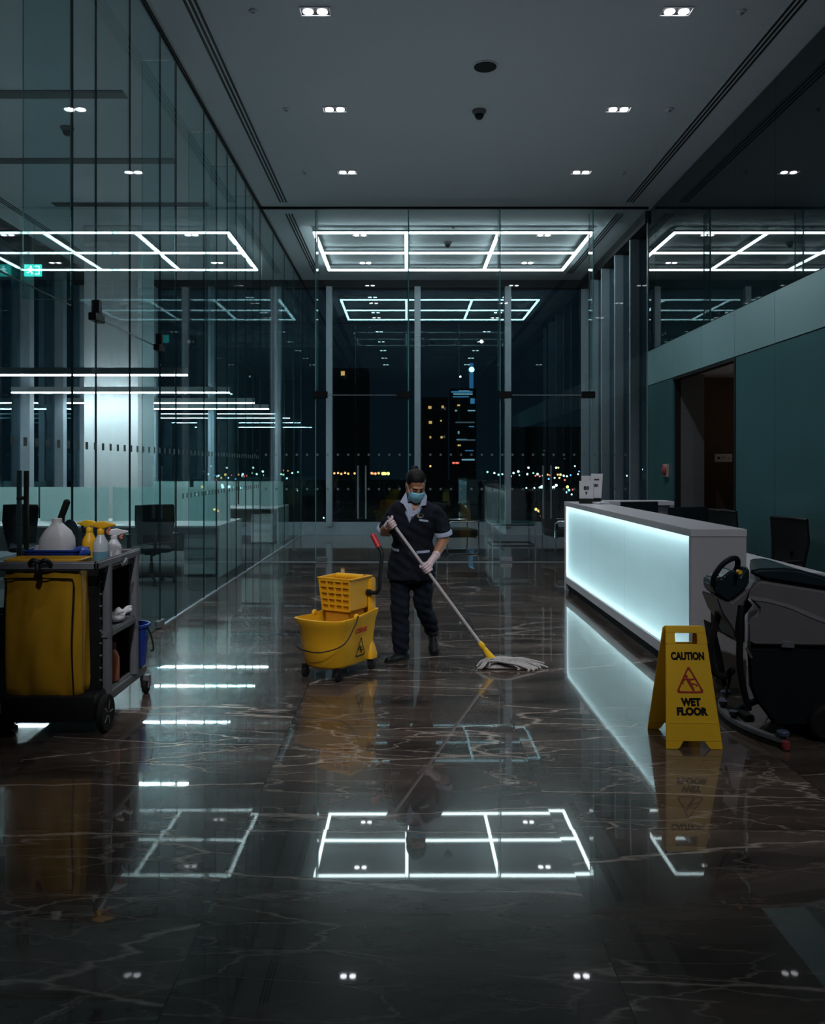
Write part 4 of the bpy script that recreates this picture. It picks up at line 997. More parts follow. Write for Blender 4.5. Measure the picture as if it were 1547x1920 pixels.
# things on the cart (world coordinates around its corner)
CX, CY, TZ = -2.12, 5.36, .976
t = thing('storage_tub', 'blue plastic tub on the cart top', 'tub', (-2.22, 5.25, TZ))
m = MB(); m.loft([[Vector((a, b, z)) for a, b in rrect(w_, d_, .03)] for z, w_, d_ in ((0, .30, .19), (.09, .335, .215), (.095, .35, .23), (.105, .35, .23), (.105, .335, .215), (.01, .295, .185))]); m.build('body', 'blue', t)
MB().ell((.155, 0, .075), (.055, .075, .045), 16, 10).build('spout', 'blue', t)
t = thing('white_jug', 'round shouldered white plastic jug standing in the blue tub', 'jug', (-2.225, 5.25, TZ+.012))
m = MB(); m.loft([[Vector((a+o_, b, z)) for a, b in rrect(w_, d_, min(w_, d_)*.46)] for z, w_, d_, o_ in ((.0, .20, .14, 0), (.02, .215, .15, 0), (.10, .225, .15, .005), (.16, .21, .145, .01), (.205, .16, .12, .012), (.235, .10, .08, .010), (.255, .062, .056, .006), (.285, .060, .054, .005))]); m.build('body', 'whitep', t)
m = MB(); m.loft([[Vector((-.085+a, b, z)) for a, b in rrect(w_, .10, .02)] for z, w_ in ((.02, .10), (.03, .105), (.07, .10), (.115, .06))]); m.build('foot', 'whitep', t)
t = thing('dust_brush', 'dark handled brush leaning up behind the white jug', 'brush', (-2.30, 5.42, TZ+.006))
MB().tube([(-.055, 0, .020), (.03, .005, .275)], [.016, .013], 10).build('handle', 'greyp', t)
MB().tube([(.024, .005, .26), (.03, .006, .275), (.072, .01, .39), (.076, .01, .402)], [.018, .021, .022, .010], 12).build('grip', 'rubber', t)
MB().box((-.075, -.05, 0), (-.035, .05, .03)).build('brush_head', 'rubber', t, bevel=.006)
t = thing('dustpan', 'dark grey dustpan handle and rounded pan behind the jug', 'dustpan', (-2.25, 5.46, TZ))
MB().box((-.045, -.008, 0), (-.005, .008, .30)).build('handle', 'greyp', t, bevel=.006)
m = MB(); m.prism([(-.03, 0), (.075, 0), (.075, .20)]+[(.0225+.0525*math.cos(R(a)), .20+.075*math.sin(R(a))) for a in range(15, 166, 15)]+[(-.03, .20)], lambda a, b: (a, .01, b), lambda a, b: (a, .022, b)); m.build('pan', 'lid', t, bevel=.003)
def sprayer(name, x, y_, rz, label, cbody, chead, ctrig, h, liq=None):
    t = thing(name, label, 'spray bottle', (x, y_, TZ), rz, 'spray bottles on the cart')
    m = MB(); m.lathe([(.0, 0), (.044, 0), (.047, .01), (.047, h*.50), (.042, h*.60), (.026, h*.72), (.019, h*.80), (.0, h*.80)], 24); m.build('bottle', cbody, t)
    if liq: MB().lathe([(.0475, .012), (.0478, .02), (.0478, h*.36), (.0475, h*.37)], 24, caps=False).build('liquid', liq, t)
    MB().lathe([(.021, h*.78), (.022, h*.79), (.022, h*.90), (.018, h*.92), (0, h*.92)], 18).build('collar', chead, t)
    m = MB(); m.loft([[Vector((x_, b, h*1.02+c_)) for b, c_ in rrect(w_, hh, .006)] for x_, w_, hh in ((-.045, .022, .020), (-.03, .030, .034), (.02, .032, .048), (.045, .026, .030), (.075, .018, .018))]).cyl((.07, 0, h*1.02), (.088, 0, h*1.02), .009, .007, n=12).cyl((0, 0, h*.9), (0, 0, h*1.0), .015); m.build('spray_head', chead, t)
    MB().tube(smooth_path([(.042, 0, h*.99), (.052, 0, h*.92), (.040, 0, h*.85), (.05, 0, h*.79)]), [.009]*19, 8).build('trigger', ctrig, t)
sprayer('spray_bottle', -2.085, 5.44, PI-.2, 'yellow spray bottle with dark trigger beside the jug', 'yellow', 'signy', 'blk', .245)
sprayer('spray_bottle', -1.915, 5.18, .15, 'white spray bottle holding pale blue liquid at the cart edge', 'clearw', 'yellow', 'orange', .255, 'liq')
sprayer('spray_bottle', -1.92, 5.43, .5, 'small white spray bottle farthest back on the cart', 'whitep', 'whitep', 'orange', .19)
t = thing('cloth', 'green cleaning cloth folded behind the yellow bottle', 'cloth', (-1.99, 5.52, TZ))
m = MB(); m.loft([[Vector((a+.004*math.sin(9*z*50), b, z)) for a, b in rrect(w_, .05, .02)] for z, w_ in ((0, .08), (.03, .085), (.10, .07), (.13, .05))]); m.build('folds', 'green', t)
gl_ = thing('rubber_gloves', 'crumpled white gloves on the cart middle shelf', 'gloves', (-1.895, 5.36, .592), .3)
m = MB(); random.seed(11)
for k_ in range(9):
    a = random.uniform(-.6, 3.6); b = Vector((random.uniform(-.04, .04), random.uniform(-.05, .05), .03))
    m.tube(smooth_path([b, b+Vector((.04*math.cos(a), .04*math.sin(a), random.uniform(0, .05))), b+Vector((.08*math.cos(a), .07*math.sin(a), random.uniform(.0, .07)))], 4), [.016]*8+[.011], 8)
m.ell((0, 0, .032), (.07, .075, .034)); me = remesh(m, .006, 3); gl_o = link('glove_rubber', me, 'whitep', gl_)
t = thing('detergent_bottle', 'salmon red bottle on the cart lower shelf', 'bottle', (-1.905, 5.36, .213))
m = MB(); m.loft([[Vector((a, b, z)) for a, b in rrect(w_, w_*.7, w_*.3)] for z, w_ in ((0, .075), (.01, .085), (.15, .085), (.185, .06), (.20, .036), (.21, .034))]); m.build('body', 'orange', t)
MB().lathe([(.02, .205), (.021, .21), (.02, .245), (0, .247)], 16).build('cap', 'maroon', t)
t = thing('hand_bucket', 'blue hand bucket standing at the rear of the cart deck', 'bucket', (-1.915, 5.78, .214))
MB().lathe([(.0, 0), (.085, 0), (.09, .005), (.112, .27), (.122, .272), (.122, .290), (.108, .290), (.086, .012), (.0, .012)], 32).build('body', 'blue', t)
MB().tube(smooth_path([(.115, -.03, .27), (.135, -.02, .21), (.145, .0, .14), (.135, .03, .10), (.118, .04, .09)]), .0065, 8).build('handle', 'black', t)

# ================================================================ FLOOR SCRUBBER
SX, SY = 2.30, 5.11
sc_ = thing('floor_scrubber', 'large dark grey walk behind floor scrubber machine beside the counter', 'floor scrubber', (SX, SY, 0))
def q2(x, y, Y=4.85): return ((x-VX)*Y/F-SX, CH-(y-VY)*Y/F)     # side view measured at one depth
def slab(name, pts, d0, d1, m_, parent=None, bev=.02, seg=3, Y=4.85):
    m = MB(); pl = [q2(*p, Y) for p in pts]
    a0 = min(p[0] for p in pl); k_ = .42*(d1-d0) if d1-d0 > .4 else 0      # the far rear corner is cut back in plan
    m.prism(pl, lambda a, b: (a, d0, b), lambda a, b: (a+k_*max(0, 1-(a-a0)/.40), d1, b)); return m.build(name, m_, parent or sc_, bevel=bev, seg=seg, angle=35)
D0, D1 = -.28, .29
slab('solution_tank', [(1421, 1088), (1440, 1091), (1547, 1108), (1640, 1124), (1665, 1140), (1668, 1213), (1412, 1209), (1400, 1203), (1399, 1168), (1405, 1158), (1419, 1149), (1420, 1139), (1406, 1124), (1401, 1117), (1404, 1106)], D0, D1, 'tank', bev=.022)
slab('rear_column', [(1331, 1113), (1345, 1118), (1364, 1125), (1392, 1102), (1421, 1087), (1424, 1093), (1405, 1107), (1386, 1128), (1384, 1150), (1388, 1204), (1374, 1200), (1360, 1170), (1344, 1146)], D0+.06, D0+.30, 'tank', bev=.016, Y=4.97)
slab('recess', [(1384, 1130), (1406, 1118), (1425, 1140), (1410, 1160), (1410, 1212), (1386, 1205)], D0+.12, D1-.10, 'scrub', bev=.004)
slab('lid', [(1400, 1072), (1424, 1066), (1470, 1065), (1500, 1068), (1547, 1082), (1600, 1094), (1645, 1110), (1645, 1122), (1547, 1104), (1440, 1088), (1424, 1084)], D0+.015, D1-.02, 'lid', bev=.018)
slab('lower_body', [(1399, 1211), (1660, 1215), (1664, 1330), (1640, 1362), (1452, 1362), (1432, 1335), (1414, 1312), (1403, 1285)], D0+.01, D1-.01, 'scrub', bev=.02)
m = MB(); m.prism([q2(*p) for p in [(1400, 1119), (1405, 1116), (1440, 1122), (1480, 1133), (1520, 1149), (1560, 1166), (1620, 1196), (1620, 1203), (1560, 1174), (1516, 1157), (1478, 1140), (1440, 1129), (1410, 1125)]], lambda a, b: (a, D0+.004, b), lambda a, b: (a, D0-.004, b)); m.build('pale_stripe', 'tanks', sc_, bevel=.002)
slab('latch', [(1465, 1200), (1484, 1201), (1487, 1214), (1462, 1213)], D0-.008, D0+.02, 'greyp', bev=.004)
slab('console', [(1328, 1092), (1332, 1083), (1346, 1079), (1360, 1068), (1370, 1066), (1380, 1078), (1392, 1060), (1397, 1063), (1396, 1094), (1378, 1110), (1358, 1124), (1345, 1117), (1332, 1108)], D0+.05, D0+.22, 'lid', bev=.014, Y=4.95)
m = MB(); m.prism([q2(*p) for p in [(1353, 1076), (1359, 1070), (1364, 1071), (1360, 1078)]], lambda a, b: (a, D0+.05, b), lambda a, b: (a, D0+.044, b)); m.build('display', 'paper', sc_, smooth=False)
m = MB()
for x, y in ((1349, 1080), (1353, 1083), (1346, 1087), (1356, 1088), (1343, 1092), (1362, 1083)): m.prism([q2(x-2, y-1.2), q2(x+2, y-1.2), q2(x+2, y+1.2), q2(x-2, y+1.2)], lambda a, b: (a, D0+.05, b), lambda a, b: (a, D0+.044, b))
m.build('buttons', 'greyp', sc_, smooth=False)
a = Vector(q2(1385, 1072)); MB().cyl((a.x, D0+.03, a.y), (a.x, D0-.004, a.y), .012, n=14).build('yellow_button', 'signy', sc_)
hp = [(1334, 1097, D0+.02), (1333, 1080, D0+.0), (1344, 1061, D0-.005), (1356, 1051, D0), (1372, 1046, D0+.03), (1385, 1050, D0+.07), (1389, 1064, D0+.10), (1383, 1082, D0+.11), (1372, 1100, D0+.11), (1362, 1112, D0+.10)]
MB().tube(smooth_path([(q2(x, y, 4.92)[0], d+.04, q2(x, y, 4.92)[1]) for x, y, d in hp], 5), .0165, 12).build('steering_loop', 'scrub', sc_)
def hose(name, pts, r, m_='rubber'):
    path = smooth_path([(q2(x, y, SY+d)[0], d, q2(x, y, SY+d)[1]) for x, y, d in pts], 8)
    MB().tube(path, [r*(1+.05*(i % 2)) for i in range(len(path))], 12).build(name, m_, sc_)
hose('hose', [(1347, 1148, -.12), (1343, 1165, -.14), (1337, 1192, -.15), (1331, 1222, -.15), (1334, 1250, -.15), (1346, 1266, -.14), (1362, 1267, -.12), (1374, 1256, -.10)], .020)
hose('hose', [(1390, 1135, -.22), (1388, 1170, -.24), (1387, 1205, -.24), (1387, 1240, -.24), (1391, 1275, -.23), (1397, 1305, -.21), (1404, 1330, -.18)], .019, 'black')
hose('tie_strap', [(1372, 1255, -.1), (1368, 1275, -.11), (1364, 1290, -.12), (1360, 1306, -.12)], .008)
slab('squeegee_lift_arm', [(1353, 1178), (1362, 1183), (1376, 1240), (1386, 1300), (1378, 1306), (1366, 1255)], -.08, .04, 'scrub', bev=.004)
MB().cyl((q2(1397, 1213)[0], D0+.0, q2(1397, 1213)[1]), (q2(1397, 1213)[0]+.03, D0+.0, q2(1397, 1232)[1]), .008, n=10).build('drain_clip', 'steel', sc_)
# squeegee on the floor
def arcp(t, off=0):      # t 0..1 from the far tip to the near tip
    y = .46-.88*t; x = -.30+.135*(2*t-1)**2+off; return x, y
m = MB(); rings = []
for i in range(25):
    x, y = arcp(i/24); rings.append([Vector((x-.016, y, .03)), Vector((x+.03, y, .03)), Vector((x+.03, y, .058)), Vector((x-.016, y, .058))])
m.loft(rings); sq = m.build('squeegee', 'greyp', sc_, bevel=.004)
m = MB(); m.loft([[Vector((arcp(i/24)[0]-.016, arcp(i/24)[1], 0)), Vector((arcp(i/24)[0]-.010, arcp(i/24)[1], 0)), Vector((arcp(i/24)[0]-.002, arcp(i/24)[1], .034)), Vector((arcp(i/24)[0]-.012, arcp(i/24)[1], .034))] for i in range(25)]); m.build('rubber_blade', 'rubber', sq)
for t in (.0, .30, .55, 1.0):
    x, y = arcp(t, .01); y = max(-.405, min(.44, y))
    MB().lathe([(.0, .056), (.018, .056), (.018, .072), (.034 if t in (0, 1) else .026, .075), (.034 if t in (0, 1) else .026, .092), (.028, .098), (0, .10)], 20, (x, y, 0)).build('knob', 'blueknob', sq)
x, y = arcp(1.0, .0); MB().lathe([(0, .005), (.022, .006), (.024, .02), (.022, .05), (0, .052)], 18, (x+.005, y-.028, 0)).build('end_roller', 'red', sq)
MB().tube(smooth_path([(-.27, .02, .06), (-.21, .02, .11), (-.10, .02, .16)]), .022, 10).box((-.26, -.13, .058), (-.2, .10, .10)).build('squeegee_bracket', 'scrub', sc_, bevel=.006)
m = MB(); m.lathe([(.0, -.02), (.044, -.02), (.05, -.012), (.05, .012), (.044, .02), (0, .02)], 24, (-.10, -.17, .05), Matrix.Rotation(PI/2, 4, 'X')); m.build('caster_wheel', 'greyp', sc_); MB().box((-.13, -.20, .075), (-.07, -.14, .16)).build('caster_fork', 'scrub', sc_, bevel=.004)
for y in (D0-.012, D1+.0):
    x = q2(1546, 1351)[0]
    m = MB(); m.lathe([(.055, -.03), (.092, -.032), (.108, -.02), (.108, .02), (.092, .032), (.055, .03)], 40, (x, y, .108), Matrix.Rotation(PI/2, 4, 'X')); wv = m.build('wheel', 'rubber', sc_)
    m = MB(); m.lathe([(0, -.034), (.015, -.034), (.018, -.022), (.05, -.018), (.06, -.028), (.06, .028), (0, .03)], 30, (x, y, .108), Matrix.Rotation(PI/2, 4, 'X')); m.build('hub', 'greyp', wv)
for y in (-.2, .2):
    MB().lathe([(0, -.02), (.05, -.02), (.058, 0), (.05, .02), (0, .02)], 20, (.62, y, .058), Matrix.Rotation(PI/2, 4, 'X')).build('front_caster', 'rubber', sc_)
MB().lathe([(.02, .0), (.21, .002), (.22, .03), (.20, .09), (.05, .12)], 36, (.18, 0, 0)).build('brush_deck', 'scrub', sc_)

# ================================================================ MOP
P0 = Vector((.690, 6.585, .055)); P1 = Vector((-.142, 6.555, 1.195)); PD = (P1-P0).normalized()
mp_ = thing('wet_mop', 'string mop with grey metal pole and yellow clamp held by the cleaner', 'mop', (.69, 6.585, 0))
off = Vector((.69, 6.585, 0))
def pl(t): return P0+PD*t-off
Lp = (P1-P0).length
MB().tube([pl(.16), pl(Lp)], .0125, 14).build('pole', 'pole', mp_)
MB().tube([pl(Lp-.005), pl(Lp+.012)], [.0135, .011], 14).build('pole_cap', 'greyp', mp_)
m = MB(); m.tube([pl(-.005), pl(.02), pl(.05), pl(.10), pl(.125), pl(.135), pl(.16), pl(.185)], [.030, .032, .027, .022, .018, .023, .023, .0165], 16); m.build('clamp', 'signy', mp_)
random.seed(21); m = MB()
for i in range(120):      # cotton strands flowing from the clamp to the right, a few to the left
    left = i % 6 == 0; a0 = Vector((random.uniform(-.03, .03), random.uniform(-.03, .03), random.uniform(.045, .075)))
    if left: dx, dy = random.uniform(-.13, -.04), random.uniform(-.10, .05)
    else:
        dx = random.uniform(.16, .385); dy = random.uniform(-.135, .10)*(.5+dx)
    z1 = random.uniform(.010, .040)
    pts = [a0]
    n = 5
    for k_ in range(1, n+1):
        t = k_/n; wv = .018*math.sin(t*7+i)
        pts.append(Vector((a0.x+dx*t, a0.y+dy*t**.7+wv, max(.008, (a0.z)*(1-t)**1.5+z1*math.sin(PI*min(1, t*.9))+.008))))
    if not left: pts.append(pts[-1]+Vector((random.uniform(-.02, .02), random.uniform(-.03, .03), -.012))); pts[-1].z = max(.008, pts[-1].z)
    m.tube(smooth_path(pts, 4), random.uniform(.0065, .009), 6)
m.loft([[Vector((a+.11, b-.01, z)) for a, b in rrect(w_, d_, d_*.45)] for z, w_, d_ in ((.001, .34, .10), (.010, .36, .11), (.022, .26, .08), (.036, .15, .05))])
m.build('mop_head', 'yarn', mp_, angle=80)

# ================================================================ THE CLEANER
PR = Vector((.04, 6.88, 0))
person = thing('person', 'cleaner in navy tunic, trousers, pale gloves and blue face mask, looking down while mopping', 'person', PR)
def W(x, y, z): return Vector((x, y, z))-PR
def ell_ring(c, rx, ry, n=28, tilt=0, yaw=0, p=2.3):
    out = []
    for k_ in range(n):
        a = 2*PI*k_/n; ca, sa = math.cos(a), math.sin(a)
        v = Vector((rx*math.copysign(abs(ca)**(2/p), ca), ry*math.copysign(abs(sa)**(2/p), sa), 0))
        v = Matrix.Rotation(yaw, 3, 'Z') @ (Matrix.Rotation(tilt, 3, 'Y') @ v); out.append(v+Vector(c))
    return out
def limb(m, pts, rs, n=18, sub=5):     # tapered, rounded limb
    path = smooth_path(pts, sub); k_ = len(pts)-1; rr = []
    for i in range(len(path)):
        t = i/sub; j = min(int(t), k_-1); f = t-j; f = f*f*(3-2*f); rr.append(rs[j]*(1-f)+rs[j+1]*f)
    m.tube(path, rr, n); m.ell(path[0], rr[0]*.98, 14, 8); m.ell(path[-1], rr[-1]*.98, 14, 8)
# joints
shR, elR, wrR = W(-.075, 6.83, 1.255), W(-.190, 6.92, 1.055), W(-.138, 6.675, 1.128)
shL, elL, wrL = W(.268, 6.83, 1.235), W(.318, 6.87, 1.00), W(.222, 6.635, .868)
hipR, knR, anR = W(-.045, 6.92, .80), W(-.053, 6.885, .44), W(-.045, 6.885, .09)
hipL, knL, anL = W(.135, 6.92, .80), W(.140, 6.93, .45), W(.222, 7.125, .185)
neck0, neck1 = W(.092, 6.815, 1.29), W(.080, 6.755, 1.385)
HC = W(.078, 6.72, 1.447)      # head centre
HM = Matrix.Translation(HC) @ Matrix.Rotation(R(14), 4, 'Z') @ Matrix.Rotation(R(33), 4, 'X') @ Matrix.Scale(1.02, 4)
H3 = HM.to_3x3()
# --- body: one continuous skin surface
m = MB()
rings = [ell_ring(W(.045, 6.915, .70), .150, .105), ell_ring(W(.045, 6.915, .82), .165, .115), ell_ring(W(.05, 6.905, .95), .135, .095), ell_ring(W(.06, 6.875, 1.10), .150, .105), ell_ring(W(.08, 6.84, 1.22), .140, .085, tilt=.06), ell_ring(W(.092, 6.82, 1.29), .11, .07)]
m.loft(rings)
limb(m, [neck0+Vector((0, 0, -.03)), neck1, HC+H3 @ Vector((0, .02, -.03))], [.062, .053, .055])
for s_, e_, w_ in ((shR, elR, wrR), (shL, elL, wrL)):
    limb(m, [s_.lerp(e_, .12), s_.lerp(e_, .5), e_], [.040, .040, .040]); limb(m, [e_, e_.lerp(w_, .35), w_], [.041, .042, .028])
for h_, k_, a_ in ((hipR, knR, anR), (hipL, knL, anL)):
    limb(m, [h_, h_.lerp(k_, .5), k_], [.085, .072, .055]); limb(m, [k_, k_.lerp(a_, .35), a_], [.055, .054, .036])
def hp_(x, y, z): return HM @ Vector((x, y, z))
m.ell(hp_(0, .018, .035), (.073, .092, .082), 24, 16, T=H3)
m.ell(hp_(0, -.022, -.03), (.058, .066, .088), 24, 16, T=H3)
m.ell(hp_(0, -.055, -.088), (.030, .028, .024), 14, 8, T=H3)      # chin
m.ell(hp_(0, -.070, .022), (.050, .018, .012), 16, 8, T=H3)        # brow
for s in (-1, 1):
    m.ell(hp_(s*.043, -.058, -.015), (.020, .018, .016), 12, 8, T=H3)   # cheek bones
    m.ell(hp_(s*.071, .012, -.012), (.010, .020, .032), 14, 8, T=H3)     # ears
    m.ell(hp_(s*.060, -.005, -.058), (.014, .03, .03), 12, 8, T=H3)      # jaw angle
limb(m, [hp_(0, -.080, .012), hp_(0, -.094, -.012), hp_(0, -.102, -.032)], [.009, .010, .0135])
for s in (-1, 1): m.ell(hp_(s*.011, -.093, -.034), .0095, 10, 6)
m.ell(hp_(0, -.086, -.062), (.026, .012, .008), 14, 8, T=H3)            # lips under the mask
body = remesh(m, .0068, 3); body_o = link('body', body, 'skin', person)
# --- eyes, brows
for s in (-1, 1):
    MB().ell(hp_(s*.030, -.0800, .002), (.0125, .006, .0065), 12, 8, T=H3).build('eyelid', 'skin', body_o)
    MB().tube(smooth_path([hp_(s*.016, -.0865, -.003), hp_(s*.028, -.0885, -.0065), hp_(s*.043, -.081, -.002)], 4), .0021, 6).build('eyelashes', 'hair', body_o)
    MB().tube(smooth_path([hp_(s*.012, -.090, .020), hp_(s*.028, -.0905, .0265), hp_(s*.048, -.077, .020)], 4), [.0032]*4+[.003]*4+[.0016], 6).build('eyebrow', 'hair', body_o)
# --- hair: cap with a parting line of the forehead and a bun
m = MB(); n, k2 = 40, 18; rings = []
m.ell(hp_(0, .026, .042), (.080, .096, .086), 28, 18, T=H3)
hm = remesh(m, .0055, 2)
bm = bmesh.new(); bm.from_mesh(hm); inv = HM.inverted()
dele = []
for v in bm.verts:
    p = inv @ v.co
    lim = .062-.55*max(0, p.y+.045)-.0 if p.y < .03 else -.10
    if p.y < .03 and abs(p.x) > .045: lim -= .045*(abs(p.x)-.045)/.03
    if p.z < lim: dele.append(v)
bmesh.ops.delete(bm, geom=dele, context='VERTS')
ed = [e for e in bm.edges if e.is_boundary]
ex = bmesh.ops.extrude_edge_only(bm, edges=ed)
for g_ in ex['geom']:
    if isinstance(g_, bmesh.types.BMVert):
        p = inv @ g_.co; p = Vector((p.x*.86, p.y*.90+.002, p.z)); g_.co = HM @ p
bm.to_mesh(hm); bm.free()
for p in hm.polygons: p.use_smooth = True
hair = link('hair', hm, 'hair', body_o)
m = MB(); m.ell(hp_(-.004, .095, .095), (.034, .030, .030), 18, 12, T=H3); m.ell(hp_(.002, .092, .112), (.020, .016, .016), 12, 8, T=H3); m.ell(hp_(0, .080, .085), (.03, .03, .02), 12, 8, T=H3); link('hair_bun', remesh(m, .005, 2), 'hair', hair)
# --- mask
m = MB(); rings = []
for i in range(11):
    v = i/10; z = -.014-.092*v; row = []
    for j in range(25):
        u = -1+2*j/24; a = u*R(74)
        rx = .064-.012*v**2; ry = (.088+.016*math.sin(PI*min(1, v*1.1+.1)))+.017*math.exp(-(u/.22)**2)*max(0, 1-v*1.3)
        taper = 1-.28*(2*v-1)**2*abs(u)**2
        zz_ = -.056+(z+.056)*taper+.010*(1-abs(u))*(1-v)**2*1.6
        pl_ = .0012*math.sin(v*PI*6)
        row.append(hp_(rx*math.sin(a)*1.05, -.012-(ry+pl_)*math.cos(a)*.96, zz_))
    rings.append(row)
inner_ = [[p-(H3 @ Vector((0, -.002, 0))) for p in r_] for r_ in rings]
m.loft(rings, closed=False, caps=False)
o = m.build('face_mask', 'mask', body_o, angle=80)
sd = o.modifiers.new('thickness', 'SOLIDIFY'); sd.thickness = .0018
m = MB()
for s in (-1, 1):
    m.tube(smooth_path([hp_(s*.062, -.034, -.028), hp_(s*.072, -.004, .006), hp_(s*.075, .022, .014), hp_(s*.076, .032, -.01), hp_(s*.070, .015, -.045), hp_(s*.061, -.026, -.084)], 5), .0014, 5)
    m.build('ear_loop', 'paper', o); m = MB()
# --- tunic
m = MB()
rings = [ell_ring(W(.043, 6.905, .665), .205, .150), ell_ring(W(.043, 6.905, .78), .200, .147), ell_ring(W(.048, 6.90, .90), .178, .130), ell_ring(W(.054, 6.885, 1.00), .170, .128), ell_ring(W(.062, 6.865, 1.10), .178, .132), ell_ring(W(.078, 6.845, 1.19), .186, .125, tilt=.04), ell_ring(W(.092, 6.83, 1.255), .185, .105, tilt=.07), ell_ring(W(.093, 6.822, 1.30), .130, .085, tilt=.07), ell_ring(W(.092, 6.812, 1.325), .080, .072)]
m.loft(rings)
limb(m, [shR+Vector((.02, 0, .005)), shR.lerp(elR, .5)+Vector((0, 0, .005)), shR.lerp(elR, .86)], [.068, .066, .066])
limb(m, [shL+Vector((-.03, 0, -.004)), shL.lerp(elL, .3)+Vector((-.006, 0, 0)), shL.lerp(elL, .72)], [.060, .062, .067])
tm_ = remesh(m, .0075, 4)
bm = bmesh.new(); bm.from_mesh(tm_)
for v in bm.verts:      # cloth folds
    z = v.co.z; v.co += v.normal*(.0045*math.sin(z*38+v.co.x*26)*math.sin(v.co.x*31+z*9)+.003*math.sin(z*75+v.co.x*40))*(1 if z < 1.22 else .4)
bm.to_mesh(tm_); bm.free()
tunic = link('tunic', tm_, 'navy', body_o)
dg = bpy.context.evaluated_depsgraph_get()
bvh = BVHTree.FromPolygons([v.co.copy() for v in tm_.vertices], [tuple(p.vertices) for p in tm_.polygons])
def on_front(x, z, lift):      # a point on the tunic's front
    h, nrm, _, _ = bvh.ray_cast(Vector((x, -1.5, z)), Vector((0, 1, 0)))
    return Vector((x, h.y-lift, z)) if h is not None else None
def patch_on(name, poly, m_, lift=.003, parent=tunic, res=.008, bv=None):     # polygon (x,z in world) laid on the cloth
    pts = [Vector((x-PR.x, 0, z)) for x, z in poly]
    bm = bmesh.new(); f = bm.faces.new([bm.verts.new(p) for p in pts]); bmesh.ops.triangulate(bm, faces=[f])
    for _ in range(6):
        es = [e for e in bm.edges if e.calc_length() > res]
        if not es: break
        bmesh.ops.subdivide_edges(bm, edges=es, cuts=1); bmesh.ops.triangulate(bm, faces=bm.faces)
    last = -.1
    for v in bm.verts:
        q = on_front(v.co.x, v.co.z, lift); v.co.y = q.y if q else last
        last = v.co.y
    bmesh.ops.recalc_face_normals(bm, faces=bm.faces)
    me = bpy.data.meshes.new(name); bm.to_mesh(me); bm.free()
    for p in me.polygons: p.use_smooth = True
    o = link(name, me, m_, parent); q = o.modifiers.new('t', 'SOLIDIFY'); q.thickness = .003; q.offset = 0
    return o
def px(x, y, Y=6.73): p = at(x, y, Y); return (p.x, p.z)
# open V with skin, then the blouse and collar flaps
patch_on('throat', [px(770, 944), px(789, 944), px(783, 958), px(776, 960)], 'skin', .004)
patch_on('blouse_front', [px(764, 944), px(771, 944), px(775, 958), px(782, 955), px(790, 944), px(794, 946), px(786, 962), px(772, 969), px(768, 981), px(760, 962)], 'check', .0065)
m = MB()
def flap(name, pts):
    m = MB(); n = len(pts); P_ = [Vector(p)-PR for p in pts]; b_ = [p+Vector((0, .004, -.002)) for p in P_]
    m.add(P_+b_, [tuple(range(n)), tuple(range(2*n-1, n-1, -1))]+[(i, i+n, (i+1) % n+n, (i+1) % n) for i in range(n)])
    m.build(name, 'check', tunic, bevel=.001)
def pw(x, y, Y): return at(x, y, Y)
flap('collar_flap', [pw(762, 921, 6.75), pw(750, 941, 6.735), pw(757, 946, 6.715), pw(763, 957, 6.705), pw(768, 981, 6.700), pw(767, 955, 6.70), pw(764, 938, 6.715)])
flap('collar_flap', [pw(796, 922, 6.74), pw(801, 930, 6.72), pw(799, 947, 6.71), pw(790, 949, 6.70), pw(780, 963, 6.695), pw(770, 976, 6.698), pw(786, 952, 6.69), pw(791, 935, 6.70)])
m = MB(); m.loft([ell_ring(W(.088, 6.80, 1.315), .082, .074), ell_ring(W(.086, 6.788, 1.345), .070, .066), ell_ring(W(.085, 6.785, 1.362), .064, .062)], caps=False); o = m.build('collar_stand', 'check', tunic, angle=80); q = o.modifiers.new('t', 'SOLIDIFY'); q.thickness = .004
# pocket trims, badge, placket
patch_on('pocket_trim', [px(733, 1025), px(736, 1030), px(748, 1031.5), px(748, 1036), px(737, 1035), px(732, 1029)], 'check', .004)
patch_on('pocket_trim', [px(781, 1034), px(806, 1033), px(806, 1037.5), px(781, 1039)], 'check', .004)
patch_on('button_placket', [px(767, 983), px(769, 983), px(769, 1084), px(767, 1084)], 'blk', .0025)
patch_on('breast_logo', [px(788+6.5*math.cos(k_*PI/6), 967+4.5*math.sin(k_*PI/6)) for k_ in range(12)], mat('dull gold thread', (.16, .15, .09), .7), .0035)
patch_on('logo_crescent', [px(789+4*math.cos(R(a)), 966+3*math.sin(R(a))) for a in range(0, 360, 40)], 'navy', .0055)
patch_on('name_badge', [px(786, 973), px(803, 975.5), px(803, 979), px(785.5, 976.5)], 'check', .005)
# sleeve cuff (her left arm shows it)
d = (elL-shL).normalized(); c0 = shL.lerp(elL, .80)
MB().tube([c0-d*.018, c0-d*.012, c0+d*.016, c0+d*.02], [.070, .0735, .0735, .066], 24).build('sleeve_cuff', 'check', tunic)
d = (elR-shR).normalized(); c0 = shR.lerp(elR, .93)
MB().tube([c0-d*.018, c0-d*.012, c0+d*.012, c0+d*.016], [.066, .070, .070, .062], 24).build('sleeve_cuff', 'check', tunic)
